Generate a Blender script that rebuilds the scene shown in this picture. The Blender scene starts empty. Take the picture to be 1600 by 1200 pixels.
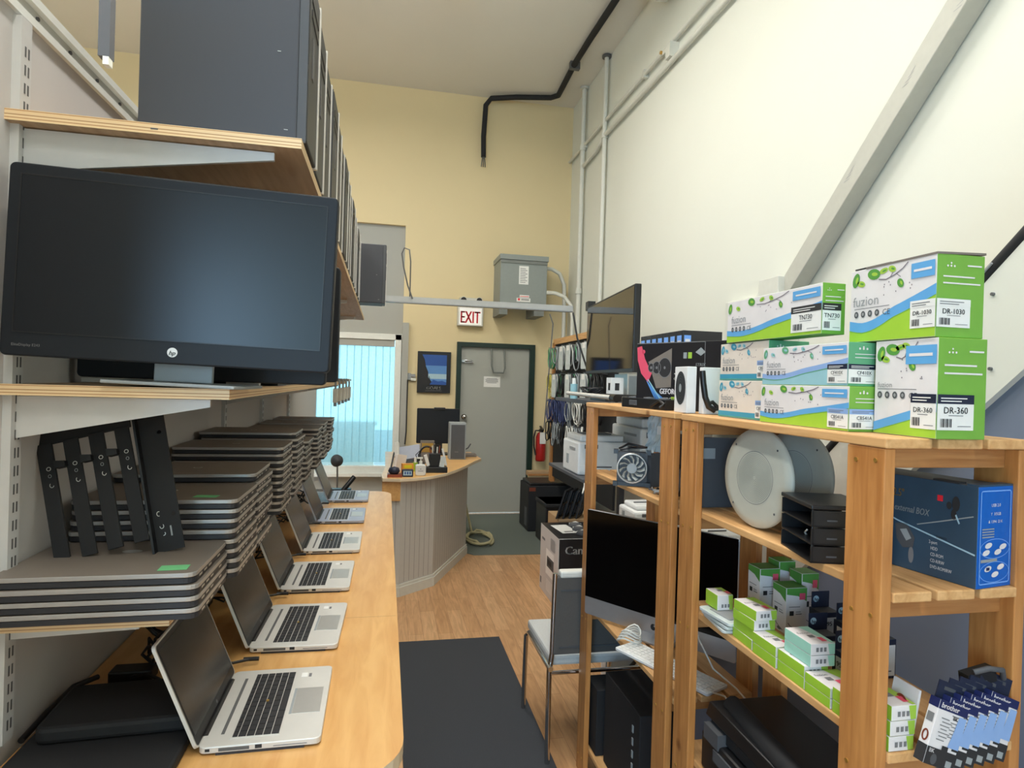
import bpy, bmesh, math, random
from mathutils import Vector, Matrix, Euler
random.seed(7)
PI = math.pi
sc = bpy.context.scene
COL = sc.collection

# ------------------------------------------------------------------ camera
cam_d = bpy.data.cameras.new('camera'); cam = bpy.data.objects.new('camera', cam_d); COL.objects.link(cam)
CAMH = 1.63
def cam_setup():
    F = 960.0; rl = math.atan(0.030)
    dx, dy = 602-800, 591-600
    lx = dx*math.cos(rl)+dy*math.sin(rl); ly = -dx*math.sin(rl)+dy*math.cos(rl)
    yaw = math.atan(-lx/F); pitch = math.atan(ly/F)
    fwd = Vector((math.sin(yaw)*math.cos(pitch), math.cos(yaw)*math.cos(pitch), math.sin(pitch)))
    r0 = Vector((math.cos(yaw), -math.sin(yaw), 0)); u0 = r0.cross(fwd)
    r = r0*math.cos(rl)+u0*math.sin(rl); u = -r0*math.sin(rl)+u0*math.cos(rl)
    m = Matrix(((r.x, u.x, -fwd.x, 0), (r.y, u.y, -fwd.y, 0), (r.z, u.z, -fwd.z, CAMH), (0, 0, 0, 1)))
    cam.matrix_world = m
    cam_d.sensor_fit = 'HORIZONTAL'; cam_d.sensor_width = 36; cam_d.lens = 36*F/1600
    cam_d.clip_start = 0.02; cam_d.clip_end = 100
cam_setup()
sc.camera = cam

# ------------------------------------------------------------------ world, exposure, room lamps
sc.view_settings.view_transform = 'Standard'; sc.view_settings.look = 'None'
sc.view_settings.gamma = 1; sc.view_settings.use_curve_mapping = False
sc.view_settings.exposure = 0.38
W = bpy.data.worlds.new('daylight'); sc.world = W; W.use_nodes = True
W.node_tree.nodes['Background'].inputs[0].default_value = (0.58, 0.89, 1.0, 1)
W.node_tree.nodes['Background'].inputs[1].default_value = 2.2
LAMP_POS = [(0.15, 0.5, 4.8, 28), (0.15, 2.4, 4.8, 28), (0.25, 4.15, 4.8, 30), (-2.3, 1.2, 4.8, 38), (-2.3, 4.4, 4.8, 38), (0.15, -1.6, 4.8, 28)]
for lx_, ly_, lz_, pw in LAMP_POS:
    ld = bpy.data.lights.new('tube_light', 'AREA'); ld.shape = 'RECTANGLE'; ld.size = 0.28; ld.size_y = 1.2
    ld.energy = pw*1.0; ld.color = (1.0, 0.975, 0.935)
    lo = bpy.data.objects.new('tube_light', ld); COL.objects.link(lo); lo.location = (lx_, ly_, lz_-0.075)
    lu = ld.copy(); lu.energy = pw*0.6; lo = bpy.data.objects.new('added_uplight', lu); COL.objects.link(lo); lo.location = (lx_, ly_, lz_+0.01); lo.rotation_euler = (PI, 0, 0)  # upward light added above each fixture to brighten the ceiling
# daylight through the shop-front window opening behind the camera
ld = bpy.data.lights.new('shopfront_daylight', 'AREA'); ld.shape = 'RECTANGLE'; ld.size = 1.3; ld.size_y = 1.5
ld.energy = 95; ld.color = (0.42, 0.68, 1.0)
lo = bpy.data.objects.new('shopfront_daylight', ld); COL.objects.link(lo); lo.location = (-2.0, -3.42, 1.75); lo.rotation_euler = (PI/2, 0, 0)
# ------------------------------------------------------------------ materials
def lin(c):
    return tuple(((v/255)/12.92 if v/255 <= 0.04045 else ((v/255+0.055)/1.055)**2.4) for v in c)
MATS = {}
def mat(name, rgb, rough=0.55, metal=0.0, var=0.06, scale=30, bump=0.0, spec=0.5, coat=0.0, trans=0.0, alpha=1.0, emit=0.0):
    if name in MATS: return MATS[name]
    m = bpy.data.materials.new(name); m.use_nodes = True; nt = m.node_tree; b = nt.nodes['Principled BSDF']
    c = lin(rgb)
    b.inputs['Roughness'].default_value = rough; b.inputs['Metallic'].default_value = metal
    b.inputs['Specular IOR Level'].default_value = spec; b.inputs['Coat Weight'].default_value = coat
    if trans: b.inputs['Transmission Weight'].default_value = trans
    if emit:
        b.inputs['Emission Color'].default_value = (*c, 1); b.inputs['Emission Strength'].default_value = emit
    tc = nt.nodes.new('ShaderNodeTexCoord'); n = nt.nodes.new('ShaderNodeTexNoise')
    n.inputs['Scale'].default_value = scale; n.inputs['Detail'].default_value = 3
    nt.links.new(tc.outputs['Object'], n.inputs['Vector'])
    mx = nt.nodes.new('ShaderNodeMix'); mx.data_type = 'RGBA'
    mx.inputs['A'].default_value = (*[v*(1-var) for v in c], 1); mx.inputs['B'].default_value = (*[min(1, v*(1+var)) for v in c], 1)
    nt.links.new(n.outputs['Fac'], mx.inputs['Factor']); nt.links.new(mx.outputs['Result'], b.inputs['Base Color'])
    if bump:
        bp = nt.nodes.new('ShaderNodeBump'); bp.inputs['Strength'].default_value = bump; bp.inputs['Distance'].default_value = 0.004
        nt.links.new(n.outputs['Fac'], bp.inputs['Height']); nt.links.new(bp.outputs['Normal'], b.inputs['Normal'])
    MATS[name] = m; return m
def wood(name, c1, c2, axis='y', rough=0.45, scale=6.0, knots=False, stretch=12, coat=0.0, bump=0.05):
    if name in MATS: return MATS[name]
    m = bpy.data.materials.new(name); m.use_nodes = True; nt = m.node_tree; b = nt.nodes['Principled BSDF']
    b.inputs['Roughness'].default_value = rough; b.inputs['Coat Weight'].default_value = coat; b.inputs['Coat Roughness'].default_value = 0.25
    tc = nt.nodes.new('ShaderNodeTexCoord'); mp = nt.nodes.new('ShaderNodeMapping')
    s = [stretch, stretch, stretch]; s['xyz'.index(axis)] = 1.0
    mp.inputs['Scale'].default_value = s
    nt.links.new(tc.outputs['Object'], mp.inputs['Vector'])
    n = nt.nodes.new('ShaderNodeTexNoise'); n.inputs['Scale'].default_value = scale; n.inputs['Detail'].default_value = 5
    n.inputs['Distortion'].default_value = 0.6
    nt.links.new(mp.outputs['Vector'], n.inputs['Vector'])
    cr = nt.nodes.new('ShaderNodeValToRGB'); cr.color_ramp.elements[0].position = 0.32; cr.color_ramp.elements[1].position = 0.68
    cr.color_ramp.elements[0].color = (*lin(c1), 1); cr.color_ramp.elements[1].color = (*lin(c2), 1)
    nt.links.new(n.outputs['Fac'], cr.inputs['Fac'])
    out = cr.outputs['Color']
    if knots:
        v = nt.nodes.new('ShaderNodeTexVoronoi'); v.inputs['Scale'].default_value = 5.5
        nt.links.new(tc.outputs['Object'], v.inputs['Vector'])
        r2 = nt.nodes.new('ShaderNodeValToRGB'); r2.color_ramp.elements[0].position = 0.05; r2.color_ramp.elements[1].position = 0.12
        r2.color_ramp.elements[0].color = (0.45, 0.35, 0.25, 1); r2.color_ramp.elements[1].color = (1, 1, 1, 1)
        nt.links.new(v.outputs['Distance'], r2.inputs['Fac'])
        mx = nt.nodes.new('ShaderNodeMix'); mx.data_type = 'RGBA'; mx.blend_type = 'MULTIPLY'; mx.inputs['Factor'].default_value = 1
        nt.links.new(out, mx.inputs['A']); nt.links.new(r2.outputs['Color'], mx.inputs['B']); out = mx.outputs['Result']
    nt.links.new(out, b.inputs['Base Color'])
    bp = nt.nodes.new('ShaderNodeBump'); bp.inputs['Strength'].default_value = bump; bp.inputs['Distance'].default_value = 0.003
    nt.links.new(n.outputs['Fac'], bp.inputs['Height']); nt.links.new(bp.outputs['Normal'], b.inputs['Normal'])
    MATS[name] = m; return m
def stripes(name, cols, period, axis='z', rough=0.5):
    m = bpy.data.materials.new(name); m.use_nodes = True; nt = m.node_tree; b = nt.nodes['Principled BSDF']
    b.inputs['Roughness'].default_value = rough
    tc = nt.nodes.new('ShaderNodeTexCoord'); sp = nt.nodes.new('ShaderNodeSeparateXYZ'); nt.links.new(tc.outputs['Object'], sp.inputs[0])
    d = nt.nodes.new('ShaderNodeMath'); d.operation = 'DIVIDE'; d.inputs[1].default_value = period
    nt.links.new(sp.outputs['XYZ'.index(axis.upper())], d.inputs[0])
    f = nt.nodes.new('ShaderNodeMath'); f.operation = 'FRACT'; nt.links.new(d.outputs[0], f.inputs[0])
    cr = nt.nodes.new('ShaderNodeValToRGB'); cr.color_ramp.interpolation = 'CONSTANT'
    while len(cr.color_ramp.elements) < len(cols): cr.color_ramp.elements.new(0.5)
    for i, (p, c) in enumerate(cols):
        cr.color_ramp.elements[i].position = p; cr.color_ramp.elements[i].color = (*lin(c), 1)
    nt.links.new(f.outputs[0], cr.inputs['Fac']); nt.links.new(cr.outputs['Color'], b.inputs['Base Color'])
    MATS[name] = m; return m
def laminate():
    m = bpy.data.materials.new('laminate_floor'); m.use_nodes = True; nt = m.node_tree; b = nt.nodes['Principled BSDF']
    b.inputs['Roughness'].default_value = 0.38
    tc = nt.nodes.new('ShaderNodeTexCoord'); mp = nt.nodes.new('ShaderNodeMapping'); mp.inputs['Rotation'].default_value = (0, 0, PI/2)
    nt.links.new(tc.outputs['Object'], mp.inputs['Vector'])
    br = nt.nodes.new('ShaderNodeTexBrick'); br.inputs['Scale'].default_value = 1.0
    br.inputs['Brick Width'].default_value = 0.62; br.inputs['Row Height'].default_value = 0.095
    br.inputs['Mortar Size'].default_value = 0.0012; br.offset = 0.37
    br.inputs['Color1'].default_value = (*lin((216, 174, 130)), 1); br.inputs['Color2'].default_value = (*lin((196, 150, 106)), 1)
    br.inputs['Mortar'].default_value = (*lin((160, 118, 80)), 1)
    nt.links.new(mp.outputs['Vector'], br.inputs['Vector'])
    mp2 = nt.nodes.new('ShaderNodeMapping'); mp2.inputs['Scale'].default_value = (14, 1.6, 1)
    nt.links.new(tc.outputs['Object'], mp2.inputs['Vector'])
    n = nt.nodes.new('ShaderNodeTexNoise'); n.inputs['Scale'].default_value = 2.6; n.inputs['Detail'].default_value = 6; n.inputs['Distortion'].default_value = 1.2
    nt.links.new(mp2.outputs['Vector'], n.inputs['Vector'])
    cr = nt.nodes.new('ShaderNodeValToRGB'); cr.color_ramp.elements[0].position = 0.3; cr.color_ramp.elements[1].position = 0.7
    cr.color_ramp.elements[0].color = (0.72, 0.66, 0.58, 1); cr.color_ramp.elements[1].color = (1.12, 1.12, 1.1, 1)
    nt.links.new(n.outputs['Fac'], cr.inputs['Fac'])
    mx = nt.nodes.new('ShaderNodeMix'); mx.data_type = 'RGBA'; mx.blend_type = 'MULTIPLY'; mx.inputs['Factor'].default_value = 0.8
    nt.links.new(br.outputs['Color'], mx.inputs['A']); nt.links.new(cr.outputs['Color'], mx.inputs['B'])
    nt.links.new(mx.outputs['Result'], b.inputs['Base Color'])
    MATS['laminate'] = m; return m
def glass(name, tint=(0.9, 0.97, 1.0)):
    m = bpy.data.materials.new(name); m.use_nodes = True; nt = m.node_tree
    for n in list(nt.nodes): nt.nodes.remove(n)
    o = nt.nodes.new('ShaderNodeOutputMaterial'); t = nt.nodes.new('ShaderNodeBsdfTransparent'); g = nt.nodes.new('ShaderNodeBsdfGlossy')
    g.inputs['Roughness'].default_value = 0.02; t.inputs[0].default_value = (*tint, 1)
    f = nt.nodes.new('ShaderNodeFresnel'); f.inputs[0].default_value = 1.45; mx = nt.nodes.new('ShaderNodeMixShader')
    nt.links.new(f.outputs[0], mx.inputs[0]); nt.links.new(t.outputs[0], mx.inputs[1]); nt.links.new(g.outputs[0], mx.inputs[2]); nt.links.new(mx.outputs[0], o.inputs[0])
    return m
def vane():
    m = bpy.data.materials.new('blind_fabric'); m.use_nodes = True; nt = m.node_tree
    for n in list(nt.nodes): nt.nodes.remove(n)
    o = nt.nodes.new('ShaderNodeOutputMaterial'); t = nt.nodes.new('ShaderNodeBsdfTranslucent'); d = nt.nodes.new('ShaderNodeBsdfDiffuse')
    tr = nt.nodes.new('ShaderNodeBsdfTransparent'); tr.inputs[0].default_value = (0.75, 0.95, 1, 1)
    tc = nt.nodes.new('ShaderNodeTexCoord'); n = nt.nodes.new('ShaderNodeTexNoise'); n.inputs['Scale'].default_value = 40
    nt.links.new(tc.outputs['Object'], n.inputs['Vector'])
    cr = nt.nodes.new('ShaderNodeValToRGB'); cr.color_ramp.elements[0].color = (0.55, 0.82, 0.9, 1); cr.color_ramp.elements[1].color = (0.8, 0.97, 1, 1)
    nt.links.new(n.outputs['Fac'], cr.inputs['Fac']); nt.links.new(cr.outputs['Color'], t.inputs[0]); nt.links.new(cr.outputs['Color'], d.inputs[0])
    a = nt.nodes.new('ShaderNodeMixShader'); a.inputs[0].default_value = 0.25; nt.links.new(t.outputs[0], a.inputs[1]); nt.links.new(d.outputs[0], a.inputs[2])
    c = nt.nodes.new('ShaderNodeMixShader'); c.inputs[0].default_value = 0.32; nt.links.new(a.outputs[0], c.inputs[1]); nt.links.new(tr.outputs[0], c.inputs[2])
    nt.links.new(c.outputs[0], o.inputs[0]); return m

M = {}
def dm(key, *a, **k): M[key] = mat(key, *a, **k)
dm('wall_white', (222, 223, 212), 0.75, var=0.015, scale=3, bump=0.04)
dm('wall_yellow', (226, 208, 164), 0.75, var=0.02, scale=3, bump=0.04)
dm('wall_grey', (170, 170, 163), 0.7, var=0.02, scale=3)
dm('wall_left', (206, 203, 200), 0.75, var=0.02, scale=3)
dm('ceiling', (222, 220, 212), 0.85, var=0.02, scale=2)
dm('panel_white', (214, 213, 203), 0.6, var=0.04, scale=6)
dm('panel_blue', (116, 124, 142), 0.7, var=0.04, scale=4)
dm('white_paint', (214, 214, 204), 0.5)
dm('beam_paint', (188, 187, 176), 0.6)
dm('white_metal', (208, 208, 206), 0.4)
dm('slot_dark', (92, 92, 92), 0.6)
dm('black', (22, 22, 24), 0.4)
dm('black_matte', (26, 27, 30), 0.75)
dm('black_gloss', (8, 8, 10), 0.06, var=0.0, spec=0.6)
dm('screen_lap', (46, 46, 46), 0.22, var=0.0)
dm('screen_mon', (20, 24, 30), 0.30, var=0.0, spec=0.36)
dm('bezel', (26, 30, 36), 0.5, spec=0.3)
dm('tower_grey', (68, 70, 76), 0.5, metal=0.15, var=0.05, scale=5)
dm('tower_front', (44, 45, 46), 0.45)
dm('silver', (200, 200, 196), 0.35, metal=0.6)
dm('silver_lt', (214, 212, 206), 0.42, metal=0.25)
dm('silver_blue', (170, 176, 192), 0.4, metal=0.3)
dm('chrome', (200, 200, 200), 0.12, metal=1.0)
dm('steel', (150, 152, 154), 0.35, metal=0.7)
dm('bar_grey', (176, 177, 176), 0.4, metal=0.3)
dm('lid', (122, 113, 104), 0.5, metal=0.0)
dm('lid_edge', (182, 180, 178), 0.35, metal=0.5)
dm('lap_base', (44, 45, 50), 0.5)
dm('key', (34, 35, 38), 0.5)
dm('key_white', (236, 236, 232), 0.5)
dm('green_note', (110, 190, 130), 0.7)
dm('maple_edge', (226, 208, 178), 0.5)
dm('door_grey', (168, 170, 162), 0.5, var=0.02, scale=4)
dm('door_green', (18, 44, 36), 0.4)
dm('mat_black', (58, 61, 66), 0.95, var=0.15, scale=250, bump=0.3)
dm('mat_green', (104, 112, 105), 0.95, var=0.1, scale=200, bump=0.2)
dm('paper', (232, 232, 228), 0.7)
dm('ink', (40, 40, 42), 0.7)
dm('ink_grey', (120, 120, 122), 0.7)
dm('exit_red', (228, 40, 54), 0.5)
dm('transformer', (140, 147, 143), 0.45)
dm('transformer_dk', (120, 124, 120), 0.45)
dm('ext_red', (170, 30, 28), 0.3)
dm('bead_grey', (198, 196, 190), 0.5, var=0.03)
dm('groove', (158, 155, 149), 0.7)
dm('printer_white', (226, 227, 226), 0.4)
dm('printer_grey', (150, 152, 154), 0.5)
dm('box_white', (214, 208, 206), 0.55)
dm('fz_white', (226, 222, 222), 0.45)
dm('fz_cream', (224, 214, 202), 0.5)
dm('fz_blue', (96, 166, 220), 0.45)
dm('fz_blue2', (140, 172, 220), 0.45)
dm('fz_teal', (60, 150, 180), 0.45)
dm('fz_green', (118, 172, 66), 0.45)
dm('fz_lime', (160, 204, 60), 0.45)
dm('fz_tealgreen', (98, 166, 124), 0.45)
dm('fz_aqua', (150, 196, 206), 0.45)
dm('leaf', (84, 150, 64), 0.5)
dm('leaf_lt', (160, 196, 70), 0.5)
dm('branch', (120, 112, 122), 0.6)
dm('label_dark', (24, 32, 56), 0.5)
dm('kraft', (182, 150, 112), 0.7)
dm('card_grey', (120, 112, 104), 0.8)
dm('navy', (24, 34, 84), 0.45)
dm('blue_box', (0, 96, 190), 0.4)
dm('blue_dark', (50, 74, 94), 0.42, var=0.3, scale=9)
dm('blue_light', (90, 150, 220), 0.5)
dm('pink', (226, 84, 110), 0.5)
dm('teal_pack', (160, 214, 196), 0.5)
dm('brown_print', (120, 48, 24), 0.6)
dm('yellow_print', (220, 210, 40), 0.5)
dm('strix_black', (34, 33, 36), 0.35)
dm('brass', (212, 170, 90), 0.35, metal=0.8)
dm('grille', (196, 197, 184), 0.5)
dm('grille_rib', (170, 171, 160), 0.6)
dm('seat_grey', (196, 198, 196), 0.8, var=0.08, scale=120)
dm('back_grey', (88, 85, 82), 0.9, var=0.12, scale=200)
dm('cable_white', (222, 222, 214), 0.5)
dm('hose', (190, 180, 140), 0.6)
dm('cable_blue', (56, 68, 112), 0.5)
dm('cable_yellow', (200, 188, 90), 0.5)
dm('cable_grey', (150, 156, 158), 0.5)
dm('bag', (205, 214, 214), 0.2, var=0.2, scale=30)
dm('aluminium', (190, 192, 196), 0.35, metal=0.7)
dm('imac_glass', (3, 3, 4), 0.12, var=0.0, spec=0.25)
dm('screen_blue', (60, 110, 170), 0.4)
dm('sky_print', (90, 140, 200), 0.5)
dm('sky_print2', (40, 84, 160), 0.5)
dm('sky_print3', (170, 200, 214), 0.5)
dm('sanitizer', (222, 224, 222), 0.15)
dm('bottle_top', (238, 238, 230), 0.3)
dm('orange', (226, 160, 70), 0.5)
dm('copper', (150, 80, 60), 0.4, metal=0.5)
dm('box_blue_lab', (120, 170, 240), 0.4)
dm('outside_wall', (250, 244, 240), 0.8)
dm('outside_ground', (150, 150, 150), 0.9)
dm('frame_white', (228, 230, 224), 0.45)
dm('slate', (78, 80, 84), 0.6)
wood('maple', (226, 178, 112), (210, 156, 92), 'y', 0.35, 5, coat=0.15, stretch=7)
wood('maple_top', (232, 186, 120), (214, 162, 98), 'x', 0.35, 5, coat=0.15, stretch=7)
wood('ply_face', (200, 172, 138), (180, 150, 118), 'y', 0.6, 5)
stripes('ply_edge', [(0.0, (238, 208, 162)), (0.28, (196, 150, 104)), (0.42, (240, 212, 168)), (0.70, (186, 142, 98)), (0.84, (236, 208, 164))], 0.0128)
wood('pine', (224, 178, 122), (200, 150, 94), 'y', 0.55, 5, knots=True, coat=0.1)
wood('pine_v', (202, 142, 80), (172, 112, 56), 'z', 0.5, 5, knots=True, coat=0.15)
wood('pine_x', (192, 138, 82), (164, 108, 58), 'x', 0.55, 5)
laminate()
for k in list(MATS): M[k] = MATS[k]
M['glass'] = glass('window_glass'); M['vane'] = vane()

# ------------------------------------------------------------------ mesh builder
_tc = {}
def text_geo(s, shear=0.0):
    k = (s, shear)
    if k in _tc: return _tc[k]
    cu = bpy.data.curves.new('tmp', 'FONT'); cu.body = s; cu.size = 1.0; cu.resolution_u = 2; cu.shear = shear
    o = bpy.data.objects.new('tmp', cu); COL.objects.link(o)
    dg = bpy.context.evaluated_depsgraph_get(); me = bpy.data.meshes.new_from_object(o.evaluated_get(dg))
    vs = [(v.co.x, v.co.y) for v in me.vertices]; fs = [tuple(p.vertices) for p in me.polygons]
    w = max([v[0] for v in vs] or [0]); w0 = min([v[0] for v in vs] or [0])
    bpy.data.objects.remove(o); bpy.data.curves.remove(cu); bpy.data.meshes.remove(me)
    _tc[k] = (vs, fs, w0, w); return _tc[k]
class Fr:
    def __init__(s, o, u, v):
        s.o = Vector(o); s.u = Vector(u).normalized(); s.v = Vector(v).normalized(); s.n = s.u.cross(s.v)
    def p(s, x, y, z=0): return s.o+s.u*x+s.v*y+s.n*z
class MB:
    def __init__(s): s.v = []; s.f = []; s.m = []; s.sm = []; s.mats = []
    def mi(s, m):
        m = M[m] if isinstance(m, str) else m
        if m not in s.mats: s.mats.append(m)
        return s.mats.index(m)
    def add(s, vs, fs, m, smooth=False):
        b = len(s.v); s.v += [tuple(v) for v in vs]; i = s.mi(m)
        for f in fs: s.f.append([b+k for k in f]); s.m.append(i); s.sm.append(smooth)
        return s
    def box(s, a, b, m, R=None, c=None):
        x0, y0, z0 = a; x1, y1, z1 = b
        vs = [Vector(p) for p in ((x0, y0, z0), (x1, y0, z0), (x1, y1, z0), (x0, y1, z0), (x0, y0, z1), (x1, y0, z1), (x1, y1, z1), (x0, y1, z1))]
        if R is not None:
            c = Vector(c if c is not None else ((x0+x1)/2, (y0+y1)/2, (z0+z1)/2)); vs = [R @ (v-c)+c for v in vs]
        fs = [(0, 3, 2, 1), (4, 5, 6, 7), (0, 1, 5, 4), (1, 2, 6, 5), (2, 3, 7, 6), (3, 0, 4, 7)]
        if isinstance(m, dict):
            d = m.get('*')
            for f, k in zip(fs, ('-z', '+z', '-y', '+x', '+y', '-x')): s.add(vs, [f], m.get(k, d))
        else: s.add(vs, fs, m)
        return s
    def prism(s, pts, fr, d, m, md=None):
        n = len(pts); a = [fr.p(x, y, 0) for x, y in pts]; b = [fr.p(x, y, d) for x, y in pts]
        s.add(a+b, [tuple(reversed(range(n))), tuple(range(n, 2*n))], m)
        s.add(a+b, [(i, (i+1) % n, n+(i+1) % n, n+i) for i in range(n)], md or m); return s
    def cyl(s, p0, p1, r0, m, r1=None, n=12, caps=True):
        p0 = Vector(p0); p1 = Vector(p1); r1 = r0 if r1 is None else r1; d = (p1-p0).normalized()
        a = d.orthogonal().normalized(); b = d.cross(a)
        A = [p0+(a*math.cos(2*PI*i/n)+b*math.sin(2*PI*i/n))*r0 for i in range(n)]
        B = [p1+(a*math.cos(2*PI*i/n)+b*math.sin(2*PI*i/n))*r1 for i in range(n)]
        s.add(A+B, [(i, (i+1) % n, n+(i+1) % n, n+i) for i in range(n)], m, True)
        if caps:
            s.add(A, [tuple(reversed(range(n)))], m); s.add(B, [tuple(range(n))], m)
        return s
    def tube(s, pts, r, m, n=8, caps=True):
        P = [Vector(p) for p in pts]; rings = []; prev = None
        for i, p in enumerate(P):
            t = (P[min(i+1, len(P)-1)]-P[max(i-1, 0)]).normalized()
            if prev is None: a = t.orthogonal().normalized()
            else:
                a = prev-t*prev.dot(t); a = a.normalized() if a.length > 1e-6 else t.orthogonal().normalized()
            prev = a; b = t.cross(a)
            rings += [p+(a*math.cos(2*PI*k/n)+b*math.sin(2*PI*k/n))*r for k in range(n)]
        fs = []
        for i in range(len(P)-1):
            for k in range(n): fs.append((i*n+k, i*n+(k+1) % n, (i+1)*n+(k+1) % n, (i+1)*n+k))
        s.add(rings, fs, m, True)
        if caps:
            s.add(rings[:n], [tuple(reversed(range(n)))], m); s.add(rings[-n:], [tuple(range(n))], m)
        return s
    def lathe(s, prof, o, m, ax=(0, 0, 1), n=24):
        o = Vector(o); d = Vector(ax).normalized(); a = d.orthogonal().normalized(); b = d.cross(a); vs = []
        for r, z in prof: vs += [o+d*z+(a*math.cos(2*PI*k/n)+b*math.sin(2*PI*k/n))*r for k in range(n)]
        fs = [(i*n+k, i*n+(k+1) % n, (i+1)*n+(k+1) % n, (i+1)*n+k) for i in range(len(prof)-1) for k in range(n)]
        s.add(vs, fs, m, True); return s
    def poly(s, fr, pts, m, off=0.0004): 
        s.add([fr.p(x, y, off) for x, y in pts], [tuple(range(len(pts)))], m); return s
    def rect(s, fr, x0, y0, x1, y1, m, off=0.0004): return s.poly(fr, [(x0, y0), (x1, y0), (x1, y1), (x0, y1)], m, off)
    def ell(s, fr, x, y, a, b, m, off=0.0006, rot=0, n=14):
        c, q = math.cos(rot), math.sin(rot)
        return s.poly(fr, [(x+a*math.cos(2*PI*i/n)*c-b*math.sin(2*PI*i/n)*q, y+a*math.cos(2*PI*i/n)*q+b*math.sin(2*PI*i/n)*c) for i in range(n)], m, off)
    def ring(s, fr, x, y, a, b, w, m, off=0.0006, n=24, t0=0, t1=2*PI):
        vs = []
        for i in range(n+1):
            t = t0+(t1-t0)*i/n; vs += [fr.p(x+a*math.cos(t), y+b*math.sin(t), off), fr.p(x+(a-w)*math.cos(t), y+(b-w)*math.sin(t), off)]
        s.add(vs, [(2*i, 2*i+2, 2*i+3, 2*i+1) for i in range(n)], m); return s
    def line(s, fr, pts, w, m, off=0.0005):
        for (x0, y0), (x1, y1) in zip(pts, pts[1:]):
            d = Vector((x1-x0, y1-y0)); L = d.length or 1; nx, ny = -d.y/L*w/2, d.x/L*w/2
            s.poly(fr, [(x0-nx, y0-ny), (x1-nx, y1-ny), (x1+nx, y1+ny), (x0+nx, y0+ny)], m, off)
        return s
    def text(s, fr, x, y, size, t, m, off=0.0008, align='l', sx=1.0, bold=0.0, rot=0, shear=0.0):
        vs, fs, w0, w = text_geo(t, shear); ox = {'l': 0, 'c': -(w+w0)/2, 'r': -w}[align]
        c, q = math.cos(rot), math.sin(rot)
        for bx in ([0] if not bold else [-bold, 0, bold]):
            out = []
            for vx, vy in vs:
                px, py = (vx+ox)*size*sx+bx*size, vy*size
                out.append(fr.p(x+px*c-py*q, y+px*q+py*c, off+(abs(bx)*0.0002)))
            s.add(out, fs, m)
        return s
    def build(s, name, parent=None, label=None, bevel=0.0, seg=2):
        me = bpy.data.meshes.new(name); me.from_pydata(s.v, [], s.f)
        for m in s.mats: me.materials.append(m)
        me.polygons.foreach_set('material_index', s.m); me.polygons.foreach_set('use_smooth', s.sm); me.update()
        o = bpy.data.objects.new(name, me); COL.objects.link(o)
        if parent is not None: o.parent = parent
        if label: o['label'] = label
        if bevel:
            bm = bmesh.new(); bm.from_mesh(me); bmesh.ops.remove_doubles(bm, verts=bm.verts, dist=1e-6); bm.to_mesh(me); bm.free()
            b = o.modifiers.new('bevel', 'BEVEL'); b.width = bevel; b.segments = seg; b.limit_method = 'ANGLE'; b.angle_limit = math.radians(50)
        return o
def rounded(x0, y0, x1, y1, r, n=6):
    pts = []
    for cx, cy, a in ((x1-r, y0+r, -90), (x1-r, y1-r, 0), (x0+r, y1-r, 90), (x0+r, y0+r, 180)):
        for i in range(n+1):
            t = math.radians(a+90*i/n); pts.append((cx+r*math.cos(t), cy+r*math.sin(t)))
    return pts
def thing(name, label, cat, loc=(0, 0, 0), rz=0.0, group=None):
    o = bpy.data.objects.new(name, None); COL.objects.link(o); o.empty_display_size = 0.05
    o.location = loc; o.rotation_euler = (0, 0, rz); o['label'] = label; o['category'] = cat
    if group: o['group'] = group
    return o
def one(mb, name, label, cat, loc=(0, 0, 0), rz=0.0, group=None, bevel=0.0, kind=None):
    o = mb.build(name, None, label, bevel); o['category'] = cat; o.location = loc; o.rotation_euler = (0, 0, rz)
    if group: o['group'] = group
    if kind: o['kind'] = kind
    return o
def struct(mb, name, parent=None, bevel=0.0, label=None):
    o = mb.build(name, parent, label, bevel)
    if parent is None: o['kind'] = 'structure'
    return o
def sempty(name, loc=(0, 0, 0)):
    o = bpy.data.objects.new(name, None); COL.objects.link(o); o.location = loc; o['kind'] = 'structure'; return o
KIDS = {}
def copy_tree(o, loc, rz=None, label=None, parent=None):
    c = o.copy(); COL.objects.link(c)
    if parent is not None: c.parent = parent
    else:
        c.location = loc
        if rz is not None: c.rotation_euler = (0, 0, rz)
        if label: c['label'] = label
    for ch in [k for k in o.children]: copy_tree(ch, None, None, None, c)
    return c
def R(ax, deg): return Matrix.Rotation(math.radians(deg), 3, ax)
XF = lambda L: Fr((0, L, 0), (0, -1, 0), (0, 0, 1))       # face looking toward -X of a box from the local origin
YF = Fr((0, 0, 0), (1, 0, 0), (0, 0, 1))                   # face looking toward -Y

# ================================================================== THE ROOM
struct(MB().box((-4.6, -3.6, -0.06), (2.4, 7.7, 0), 'laminate'), 'floor')
struct(MB().box((-4.6, -3.6, 5.12), (2.4, 7.7, 5.22), 'ceiling'), 'ceiling')
struct(MB().box((2.24, -3.6, 0), (2.36, 7.7, 5.12), 'wall_white'), 'wall_right')
b = MB()     # back wall with the window and door openings
for x0, x1, z0, z1 in ((-4.6, -2.2, 0, 5.12), (-2.2, 0.19, 3.47, 5.12), (0.19, 0.86, 0, 5.12), (0.86, 1.80, 2.08, 5.12), (1.80, 2.24, 0, 5.12)):
    b.box((x0, 7.5, z0), (x1, 7.68, z1), 'wall_yellow')
struct(b, 'wall_back')
b = MB()
for x0, x1, z0, z1 in ((-2.2, -1.15, 0, 3.47), (-1.15, 0.13, 2.10, 3.47), (-1.15, 0.13, 0, 0.52), (0.13, 0.19, 0, 3.47)):
    b.box((x0, 7.56, z0), (x1, 7.68, z1), 'wall_grey')
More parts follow.
